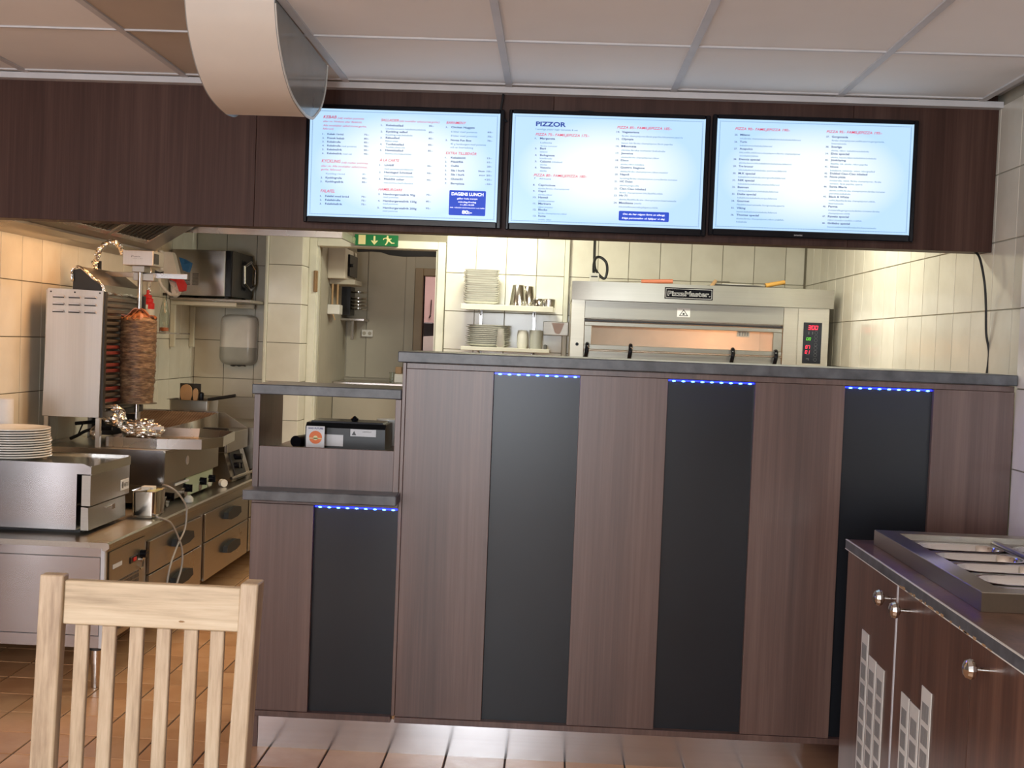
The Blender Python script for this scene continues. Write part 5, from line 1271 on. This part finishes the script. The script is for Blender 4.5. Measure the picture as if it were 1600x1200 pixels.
# fryer and splash plate
fy = thing('fryer', (-2.05, 6.42, .577), 'steel countertop fryer beyond the gas unit', 'fryer')
MB().box(-2.37, -1.762, 6.21, 6.62, .735, .842, .002).build('body', 'steel_dull', fy)
MB().box(-2.37, -1.775, 6.20, 6.2095, .74, .846, .001).build('end_plate', 'steel_z', fy)
MB().prism([(-2.3, .578), (-1.735, .578), (-1.785, .7345), (-2.3, .7345)], 'y', 6.22, 6.60).build('control_body', 'steel_y', fy)
MB().prism([(-1.7345, .582), (-1.728, .582), (-1.777, .730), (-1.7835, .730)], 'y', 6.30, 6.50).build('control_plate', 'blackmetal', fy)
for y, z in ((6.33, .655), (6.39, .648), (6.37, .70)):
    MB().cyl((-1.77, y, z), (-1.725, y, z+.004), .017, n=14).build('control_knob', 'black_gloss', fy)
MB().cyl((-1.725, 6.16, .603), (-1.705, 6.62, .603), .009, n=10).build('drain_pipe', 'polished', fy)
MB().prism([(-1.985, .843), (-1.978, .926), (-1.903, .928), (-1.762, .843)], 'y', 6.61, 6.618).build('splash_plate', 'steel_dull', fy)
un = thing('hot_plate_unit', (-2.05, 6.95, .577), 'last steel cooking unit in the corner of the line', 'kitchen appliance')
MB().box(-2.37, -1.735, 6.66, 7.30, .60, .846, .003).build('body', 'steel_dull', un)
MB().box(-2.37, -1.74, 7.30, 7.32, .60, .985, .003).build('backsplash', 'steel_dull', un)
for y in (6.75, 6.87): MB().cyl((-1.735, y, .70), (-1.712, y, .70), .018, n=14).build('control_knob', 'polished', un)

# basket pot with tools
bp = thing('utensil_bin', (-2.03, 6.46, .843), 'grey steel bin with utensils standing in it at the back', 'bin')
pan(-2.150, -1.915, 6.36, 6.56, 1.008, .163, .014, .02, .012).build('bin', 'steel_dull', bp)
box(-2.140, -2.018, 6.53, 6.535, .90, 1.093, .002).build('dark_plate', 'blackmetal', bp, 'dark square plate')
single(MB().cyl((-1.935, 6.40, 1.012), (-1.775, 6.38, 1.042), .0095, n=10), 'basket_handle', 'black', 'black slanting handle reaching over the steel bin', 'handle')
def spoon(x, y, z, w, h, label, m):
    prof = spline([(-w*.28, 0, -h), (-w*.55, 0, -h*.35), (-w*.5, 0, h*.2), (-w*.25, 0, h*.42), (0, 0, h*.48), (w*.25, 0, h*.42), (w*.5, 0, h*.2), (w*.55, 0, -h*.35), (w*.28, 0, -h)], 3)
    single(MB().prism([(x+p.x, z+p.z) for p in prof], 'y', y, y+.01), 'wooden_spoon', m, label, 'spoon')
spoon(-2.078, 6.45, 1.055, .060, .075, 'broad wooden spoon standing in the steel bin', 'tan')
spoon(-2.018, 6.43, 1.045, .026, .055, 'slim wooden spoon in the middle of the steel bin', 'tan')
single(MB().lathe([(.012, 0), (.016, .05), (.015, .06), (.008, .066), (.0005, .067)], (-1.984, 6.43, .985), 14), 'ladle_handle', 'black_gloss', 'black rounded handle end in the steel bin', 'ladle')

# microwave on its shelf
sh = thing('wall_shelf', (-2.386, 7.27, 1.58), 'bracketed wall shelf under the microwave', 'shelf')
MB().box(-2.384, -1.878, 7.03, 7.52, 1.580, 1.598, .002).build('board', 'steel_dull', sh)
for y, x1 in ((7.06, -1.975), (7.44, -1.962)):
    MB().box(-2.384, x1, y-.012, y+.012, 1.552, 1.5795, .003).box(-2.384, -2.352, y-.012, y+.012, 1.29, 1.552, .003).build('bracket', 'white_paint', sh)
mwv = thing('microwave_oven', (-2.18, 7.25, 1.6), 'steel microwave oven side-on with a diamond-shaped handle', 'microwave')
MB().box(-2.372, -2.034, 7.0, 7.46, 1.612, 1.892, .003).build('housing', 'steel_z', mwv)
for i in range(2):
    for j in range(10): box(-2.288+.052*i, -2.250+.052*i, 6.9985, 7.0, 1.676+.0075*j, 1.6795+.0075*j).build('vent_slot', 'black', mwv)
MB().box(-2.0335, -1.996, 7.0, 7.46, 1.612, 1.892, .002).build('door_edge', 'black_gloss', mwv, 'black door edge')
box(-1.9955, -1.987, 7.005, 7.458, 1.612, 1.892, .002).build('door', 'blackmetal', mwv)
box(-1.9868, -1.985, 7.20, 7.30, 1.66, 1.85).build('door_window', 'black_gloss', mwv)
hx = [(7.335, 1.846), (7.185, 1.808), (7.185, 1.705), (7.335, 1.668), (7.44, 1.705), (7.44, 1.808)]
MB().tube([(-1.965, a, b) for a, b in hx] + [(-1.965, 7.335, 1.846)], .0085, 8).build('handle', 'polished', mwv, 'six-sided steel loop handle')
for y in (7.03, 7.42):
    for x in (-2.34, -2.03): MB().cyl((x, y, 1.598), (x, y, 1.612), .012, n=10).build('foot', 'rubber', mwv)

# towel dispenser
td = thing('towel_dispenser', (-2.07, 7.47, 1.35), 'white and grey rounded dispenser on the rear wall by the microwave', 'dispenser')
def rpoly(x0, x1, y0, y1, r, n=6): return rr(x0, x1, y0, y1, r, n)
def disp_seg(L, name, m):
    vs, fs = [], []
    for z, k in L: vs += [(x, y, z) for x, y in rr(-2.19+k, -1.952-k, 7.42+k, 7.549, .05, 6)]
    q = 28
    for i in range(len(L)-1): fs += [(i*q+j, i*q+(j+1) % q, (i+1)*q+(j+1) % q, (i+1)*q+j) for j in range(q)]
    fs += [tuple(range(q)), tuple(range((len(L)-1)*q, len(L)*q))]
    MB().add(vs, fs).build(name, m, td, smooth=True)
disp_seg([(1.298, 0), (1.47, .002), (1.492, .008), (1.505, .022), (1.510, .045)], 'cover', 'white_plastic')
disp_seg([(1.182, .040), (1.190, .018), (1.206, .006), (1.225, 0), (1.2975, 0)], 'lower_cover', 'grey_plastic')
MB().prism([(-2.12, 1.176), (-2.11, 1.181), (-2.03, 1.181), (-2.02, 1.174), (-2.04, 1.178), (-2.06, 1.172), (-2.08, 1.178), (-2.10, 1.171)], 'y', 7.46, 7.50).build('tear_edge', 'blackmetal', td)

# left wall bits
s2 = single(MB().box(-2.384, -2.15, 6.30, 6.72, 1.372, 1.380, .001), 'narrow_wall_shelf', 'steel', 'thin steel shelf with bottles on the left wall', 'shelf')
rb = thing('sauce_bottle', (-2.30, 6.42, 1.38), 'red squeeze bottle with a cream label above the meat', 'bottle')
MB().lathe([(.034, 0), (.037, .01), (.037, .16), (.030, .165), (.030, .185), (.022, .19), (.022, .205), (.010, .21), (.007, .235), (.0005, .236)], (-2.30, 6.42, 1.38), 22).build('body', 'red', rb)
MB().lathe([(.0375, .07), (.0378, .10), (.0378, .125), (.0375, .128)], (-2.30, 6.42, 1.38), 22).build('label_band', 'white_plastic', rb, 'cream label')
MB().cyl((-2.295, 6.38, 1.508), (-2.295, 6.38, 1.532), .010, n=10).build('label_tab', 'white_plastic', rb)
gb = thing('glass_bottle', (-2.27, 6.62, 1.38), 'clear glass bottle with a little orange sauce on the wall shelf', 'bottle')
MB().lathe([(.026, 0), (.029, .006), (.029, .10), (.022, .14), (.013, .18), (.012, .222), (.010, .222), (.011, .18), (.020, .14), (.027, .10), (.027, .008), (.0005, .006)], (-2.272, 6.62, 1.3805), 20).build('glass', 'glass', gb)
MB().lathe([(.0005, .007), (.0262, .0075), (.0262, .028), (.0005, .028)], (-2.272, 6.62, 1.3805), 18).build('sauce', 'orange', gb)
MB().lathe([(.0135, .213), (.0135, .228), (.0005, .229)], (-2.272, 6.62, 1.3805), 14).build('cap', 'blackmetal', gb)
single(MB().tube([(-2.34+.004*math.sin(k*1.7), 6.55, 1.86-.0165*k) for k in range(24)], .009, 7, .25), 'twisted_foil_cord', 'foil', 'foil-twisted cord hanging beside the red bottle', 'cord', smooth=False)
single(MB().tube(spline([(-2.31, 6.6, 1.74), (-2.30, 6.6, 1.68), (-2.27, 6.6, 1.63), (-2.23, 6.6, 1.600), (-2.19, 6.6, 1.603)], 6), .009, 8, .2), 'white_wrapped_hose', 'porcelain', 'short white wrapped hose curving below the red cloth', 'hose', smooth=False)
cdsp = thing('cream_dispenser', (-2.29, 6.62, 1.7), 'cream plastic holder hanging on the wall left of the microwave', 'holder')
MB().prism([(-2.315, 1.845), (-2.235, 1.845), (-2.225, 1.83), (-2.19, 1.70), (-2.29, 1.70)], 'y', 6.60, 6.66).build('holder', 'white_plastic', cdsp)
MB().box(-2.33, -2.30, 6.58, 6.63, 1.765, 1.80, .004).cyl((-2.292, 6.585, 1.775), (-2.292, 6.585, 1.85), .016, n=12).cyl((-2.285, 6.585, 1.74), (-2.285, 6.585, 1.775), .010, n=10).build('hook', 'white_plastic', cdsp)
MB().prism([(-2.318, 1.735), (-2.29, 1.725), (-2.27, 1.73), (-2.272, 1.718), (-2.30, 1.70), (-2.315, 1.71)], 'y', 6.57, 6.585).build('black_clip', 'black', cdsp)
def cloth(name, pts, y, m, label):
    vs = []; n = len(pts)
    for i, (x, z) in enumerate(pts): vs.append((x, y+.012*math.sin(i*1.9), z))
    for i, (x, z) in enumerate(pts): vs.append((x+.004, y+.035+.012*math.cos(i*1.3), z))
    c0 = (sum(p[0] for p in pts)/n, y-.012, sum(p[1] for p in pts)/n); vs += [c0, (c0[0], y+.05, c0[2])]
    fs = [(i, (i+1) % n, 2*n) for i in range(n)] + [(n+i, n+(i+1) % n, 2*n+1) for i in range(n)] + [(i, (i+1) % n, n+(i+1) % n, n+i) for i in range(n)]
    single(MB().add(vs, fs), name, m, label, 'cloth')
cloth('red_cloth', [(-2.26, 1.70), (-2.225, 1.712), (-2.19, 1.708), (-2.165, 1.69), (-2.15, 1.66), (-2.155, 1.625), (-2.175, 1.618), (-2.185, 1.65), (-2.20, 1.675), (-2.23, 1.685)], 6.585, 'red_cloth', 'bunched red cloth hanging left of the microwave vents')
cloth('blue_cloth', [(-2.21, 1.82), (-2.18, 1.81), (-2.14, 1.79), (-2.145, 1.765), (-2.16, 1.735), (-2.185, 1.745), (-2.195, 1.785)], 6.66, 'blue_cloth', 'dark blue cloth tucked behind the cream holder')
cloth('pale_cloth', [(-2.245, 1.68), (-2.205, 1.672), (-2.185, 1.66), (-2.18, 1.62), (-2.195, 1.60), (-2.215, 1.585), (-2.225, 1.62), (-2.235, 1.65)], 6.60, 'paper', 'pale pink cloth hanging under the red cloth')

# extraction hoods
eh = thing('extraction_hood', (-2.0, 5.5, 1.82), 'stainless extraction hood sloping over the grill line', 'extractor hood')
MB().prism([(-2.384, 1.800), (-2.29, 1.833), (-2.29, 1.838), (-1.60, 2.27), (-1.60, 2.42), (-2.384, 2.42)], 'y', 4.47, 6.46).build('canopy', 'steel_dull', eh)
MB().prism([(-2.386, 1.79), (-2.29, 1.828), (-2.287, 1.838), (-2.295, 1.836), (-2.386, 1.80)], 'y', 4.47, 6.46).build('lower_rim', 'steel_y', eh)
sl = lambda x: 1.838+(x+2.29)*(.432/.69)
for (y0, y1) in ((4.6, 5.1), (5.15, 5.65), (5.70, 6.20)):
    f = MB()
    for (x0, x1, a, b) in ((-2.24, -2.22, y0, y1), (-2.02, -2.0, y0, y1), (-2.22, -2.02, y0, y0+.02), (-2.22, -2.02, y1-.02, y1)):
        f.prism([(x0, sl(x0)-.012), (x1, sl(x1)-.012), (x1, sl(x1)-.001), (x0, sl(x0)-.001)], 'y', a, b)
    q = f.build('grease_filter', 'steel', eh)
    h = MB()
    for k in range(8):
        a = y0+.04+k*(y1-y0-.08)/7.4; h.prism([(-2.22, sl(-2.22)-.008), (-2.02, sl(-2.02)-.008), (-2.02, sl(-2.02)-.001), (-2.22, sl(-2.22)-.001)], 'y', a, a+.03)
    h.build('baffle', 'blackmetal', q)
fh = thing('front_canopy', (-1.7, 6.7, 1.95), 'slim steel canopy edge under the bulkhead left of the exit sign', 'extractor hood')
MB().box(-2.20, -1.225, 6.49, 6.50, 1.950, 1.993, .001).box(-1.235, -1.225, 6.50, 6.92, 1.950, 1.993, .001).build('rim', 'steel', fh)
MB().prism([(-2.20, 1.993), (-1.235, 1.993), (-1.35, 2.45), (-2.20, 2.45)], 'y', 6.495, 6.92).build('canopy', 'steel_dull', fh)

# ============================================================ RIGHT SALAD CABINET
sc2 = thing('salad_cabinet', (1.2, 2.3, 0), 'dark walnut salad bar cabinet with doors and vent strips at the right', 'cabinet')
MB().box(.912, 1.498, 1.1, 3.462, .08, .79).box(.912, .99, 1.1, 3.462, .79, .8195).box(.99, 1.498, 1.1, 2.58, .79, .8195).box(.99, 1.498, 3.36, 3.462, .79, .8195).build('carcass', 'walnut_warm', sc2)
MB().box(.95, 1.498, 1.12, 3.44, 0, .08).build('plinth', 'black', sc2)
box(.8985, .912, 2.9533, 2.9627, .09, .818).build('metal_joint', 'grid', sc2, 'thin aluminium joint strip')
kn = ((3.460, 2.963, 2.990), (2.953, 2.4355, 2.852), (2.434, 1.95, 2.335), (1.949, 1.46, 1.85))
vents = {0: ((3.262, 3.195, .630), (3.183, 3.113, .577), (3.104, 3.036, .575)), 1: ((2.883, 2.820, .567), (2.811, 2.742, .565), (2.731, 2.662, .628))}
for i, (y1, y0, yk) in enumerate(kn):
    d = box(.900, .9118, y0+.001, y1-.001, .085, .818, .001).build('door', 'walnut_warm', sc2)
    kb = MB().cyl((.900, yk, .776), (.872, yk, .777), .0055, .005, 12).build('knob', 'polished', d, 'fluted chrome knob')
    vs = []; 
    pr2 = [(.012, -.873), (.0195, -.868), (.0215, -.861), (.018, -.853), (.010, -.848), (.0005, -.846)]
    m_ = MB().lathe([(r, 0) for r, _ in pr2[:1]] + [(.012, 0)], (0, 0, 0), 3); m_ = MB()
    NN = 24
    for r, xx in pr2:
        for k in range(NN):
            a_ = 2*math.pi*k/NN; rr_ = r*(1-.05*(k % 2)); vs.append((-xx, yk+rr_*math.cos(a_), .777+rr_*math.sin(a_)))
    fs = [(a*NN+k, a*NN+(k+1) % NN, (a+1)*NN+(k+1) % NN, (a+1)*NN+k) for a in range(len(pr2)-1) for k in range(NN)]
    fs.append(tuple(range(NN)))
    m_.add(vs, fs); m_.build('knob_head', 'polished', d, 'fluted chrome knob head')
    for (a, b, zt) in vents.get(i, ()):
        v = box(.8975, .8999, b, a, .12, zt, .0005).build('vent_strip', 'white_plastic', d, 'cream slotted vent strip')
        z = zt-.035
        cm = MB(); cg = MB()
        while z > .15:
            cg.box(.8970, .8975, b+.010, a-.010, z-.042, z)
            for q in range(6): cm.box(.8964, .8970, b+.012+q*(a-b-.024)/6, b+.012+q*(a-b-.024)/6+.004, z-.042, z)
            z -= .056
        cg.build('vent_opening', 'cable_grey', d, kind='stuff'); cm.build('vent_bars', 'vent_dark', d, kind='stuff')
cw = thing('cabinet_worktop', (1.2, 2.3, .835), 'walnut-look worktop with grey edging on the salad cabinet', 'worktop')
MB().box(.897, 1.0, 1.08, 3.466, .8205, .8495).box(1.0, 1.498, 1.08, 2.585, .8205, .8495).box(1.0, 1.498, 3.355, 3.466, .8205, .8495).build('board', 'walnut_warm', cw)
MB().box(.8925, .8968, 1.08, 3.466, .8235, .8485).box(.8968, 1.498, 3.4662, 3.4695, .8235, .8485).build('edge_band', 'stone', cw, 'grey edge band')
MB().box(.8920, .8975, 1.08, 3.468, .8486, .8502).box(.8922, .8970, 1.08, 3.468, .8205, .8232).build('edge_line', 'white_plastic', cw, 'thin pale line along the edge')
cw.location.z = .835
rng = random.Random(3); ch = MB()
for k in range(24):
    y = 2.3+rng.random()*.62; ch.box(.8916, .8922, y, y+.004+rng.random()*.02, .8215, .8225+rng.random()*.006)
ch.build('chipped_edge', 'tan', cw, kind='stuff')
# refrigerated insert
sbt = thing('salad_bar_insert', (1.2, 2.96, .85), 'stainless steel salad bar insert with empty pans', 'salad bar')
TX0, TX1, TY0, TY1, TZ = .955, 1.498, 2.542, 3.392, .893
o_ = [(TX0, TY0), (TX1, TY0), (TX1, TY0+.058), (TX0+.058, TY0+.058), (TX0+.058, TY1-.055), (TX1, TY1-.055), (TX1, TY1), (TX0, TY1)]
i_ = [(TX0+.0015, TY0+.0015), (TX1, TY0+.0015), (TX1, TY0+.0565), (TX0+.0565, TY0+.0565), (TX0+.0565, TY1-.0535), (TX1, TY1-.0535), (TX1, TY1-.0015), (TX0+.0015, TY1-.0015)]
w_ = MB().add([(x, y, .8501) for x, y in o_] + [(x, y, TZ-.0015) for x, y in o_] + [(x, y, TZ) for x, y in i_],
    [(0, 1, 2, 3, 4, 5, 6, 7)] + [(q, (q+1) % 8, 8+(q+1) % 8, 8+q) for q in range(8)] + [(8+q, 8+(q+1) % 8, 16+(q+1) % 8, 16+q) for q in range(8)] + [(16, 17, 18, 19), (16, 19, 20, 23), (20, 21, 22, 23)])
w_.build('rim', 'steel_y', sbt)
ys = [2.603, 2.693, 2.848, 3.002, 3.158, 3.300]
ys = [2.612, 2.700, 2.852, 3.004, 3.156, 3.312]
colsx = [(1.030, 1.262), (1.300, 1.488)]
dk_ = MB()
z0_, z1_ = .872, .876
yy = [2.600] + [v for v in (2.618, 2.700-.008, 2.700+.008, 2.852-.008, 2.852+.008, 3.004-.008, 3.004+.008, 3.156-.008, 3.156+.008, 3.300)] + [3.337]
for a, b in ((2.600, 2.620), (2.686, 2.714), (2.838, 2.866), (2.990, 3.018), (3.142, 3.170), (3.294, 3.337)): dk_.box(1.013, 1.498, a, b, z0_, z1_)
for (a, b) in ((2.620, 2.686), (2.714, 2.838), (2.866, 2.990), (3.018, 3.142), (3.170, 3.294)):
    dk_.box(1.013, 1.030, a, b, z0_, z1_).box(1.262, 1.300, a, b, z0_, z1_).box(1.488, 1.498, a, b, z0_, z1_)
    for (xa, xb) in colsx:
        pan(xa+.008, xb-.008, a+.008, b-.008, z1_+.002, .07, .010, .048 if b-a > .1 else .028, .012, 6).build('pan', 'polished', sbt, 'empty steel pan with rounded corners')
dk_.build('deck', 'steel_dull', sbt)
MB().box(1.272, 1.290, 2.60, 3.337, z1_, z1_+.008, .002).build('divider_bar', 'steel_y', sbt)

# ============================================================ CHAIR
ch_ = thing('dining_chair', (0, 0, 0), 'pale oak slat-back chair in the foreground at lower left', 'chair')
def lean(z): return max(0, z-.45)*.072
def post(x0, x1, kx, dp=.052):
    vs, fs = [], []
    P = (0, .20, .45, .60, .75, .889)
    for z in P:
        yo = lean(z) - (.03*(.45-z)/.45 if z < .45 else 0); d = -kx*max(0, .889-z)/.4 if z > .44 else -kx*1.1
        vs += [(x0+d, yo, z), (x1+d, yo, z), (x1+d, yo+dp, z), (x0+d, yo+dp, z)]
    for i in range(len(P)-1): fs += [(4*i+j, 4*i+(j+1) % 4, 4*i+4+(j+1) % 4, 4*i+4+j) for j in range(4)]
    fs += [(0, 1, 2, 3), tuple(range(4*len(P)-4, 4*len(P)))]
    o = MB().add(vs, fs).build('rear_post', 'oak', ch_)
    bv = o.modifiers.new('bevel', 'BEVEL'); bv.width = .0035; bv.segments = 2
post(-.2265, -.1775, .001, .030); post(.1875, .2245, .010)
def slab(x0, x1, z0, z1, t, name, m, dy=0):
    vs = [(x, lean(z)+dy+q, z) for z in (z0, z1) for (x, q) in ((x0, 0), (x1, 0), (x1, t), (x0, t))]
    o = MB().add(vs, [(0, 1, 2, 3), (4, 5, 6, 7)] + [(j, (j+1) % 4, 4+(j+1) % 4, 4+j) for j in range(4)]).build(name, m, ch_)
    bv = o.modifiers.new('bevel', 'BEVEL'); bv.width = .003; bv.segments = 2; return o
rail = slab(-.1775, .1870, .789, .878, .022, 'top_rail', 'oak_rail', .008)
for x in (-.955, -.899, -.842, -.786, -.730, -.676):
    slab(x*1.006+.8065, x*1.006+.8065+.029, .42, .789, .014, 'back_slat', 'oak', .014)
slab(-.1775, .178, .40, .455, .022, 'lower_rail', 'oak_rail', .006)
MB().prism([(.062, .8055), (.066, .8075), (.072, .807), (.076, .805), (.071, .8035), (.065, .8035)], 'y', lean(.805)+.0073, lean(.805)+.0082).build('wood_knot', 'brown', rail)
MB().box(-.225, .215, -.42, -.005, .440, .462, .006).build('seat', 'oak_rail', ch_)
for x in (-.215, .180): box(x, x+.036, -.41, -.374, 0, .44, .003).build('front_leg', 'oak', ch_)
MB().box(-.18, .18, -.40, -.38, .38, .44, .002).box(-.21, -.19, -.374, -.005, .38, .44, .002).box(.19, .21, -.374, -.005, .38, .44, .002).build('seat_frame', 'oak', ch_)
ch_.location = (-.8065, 2.27, 0)
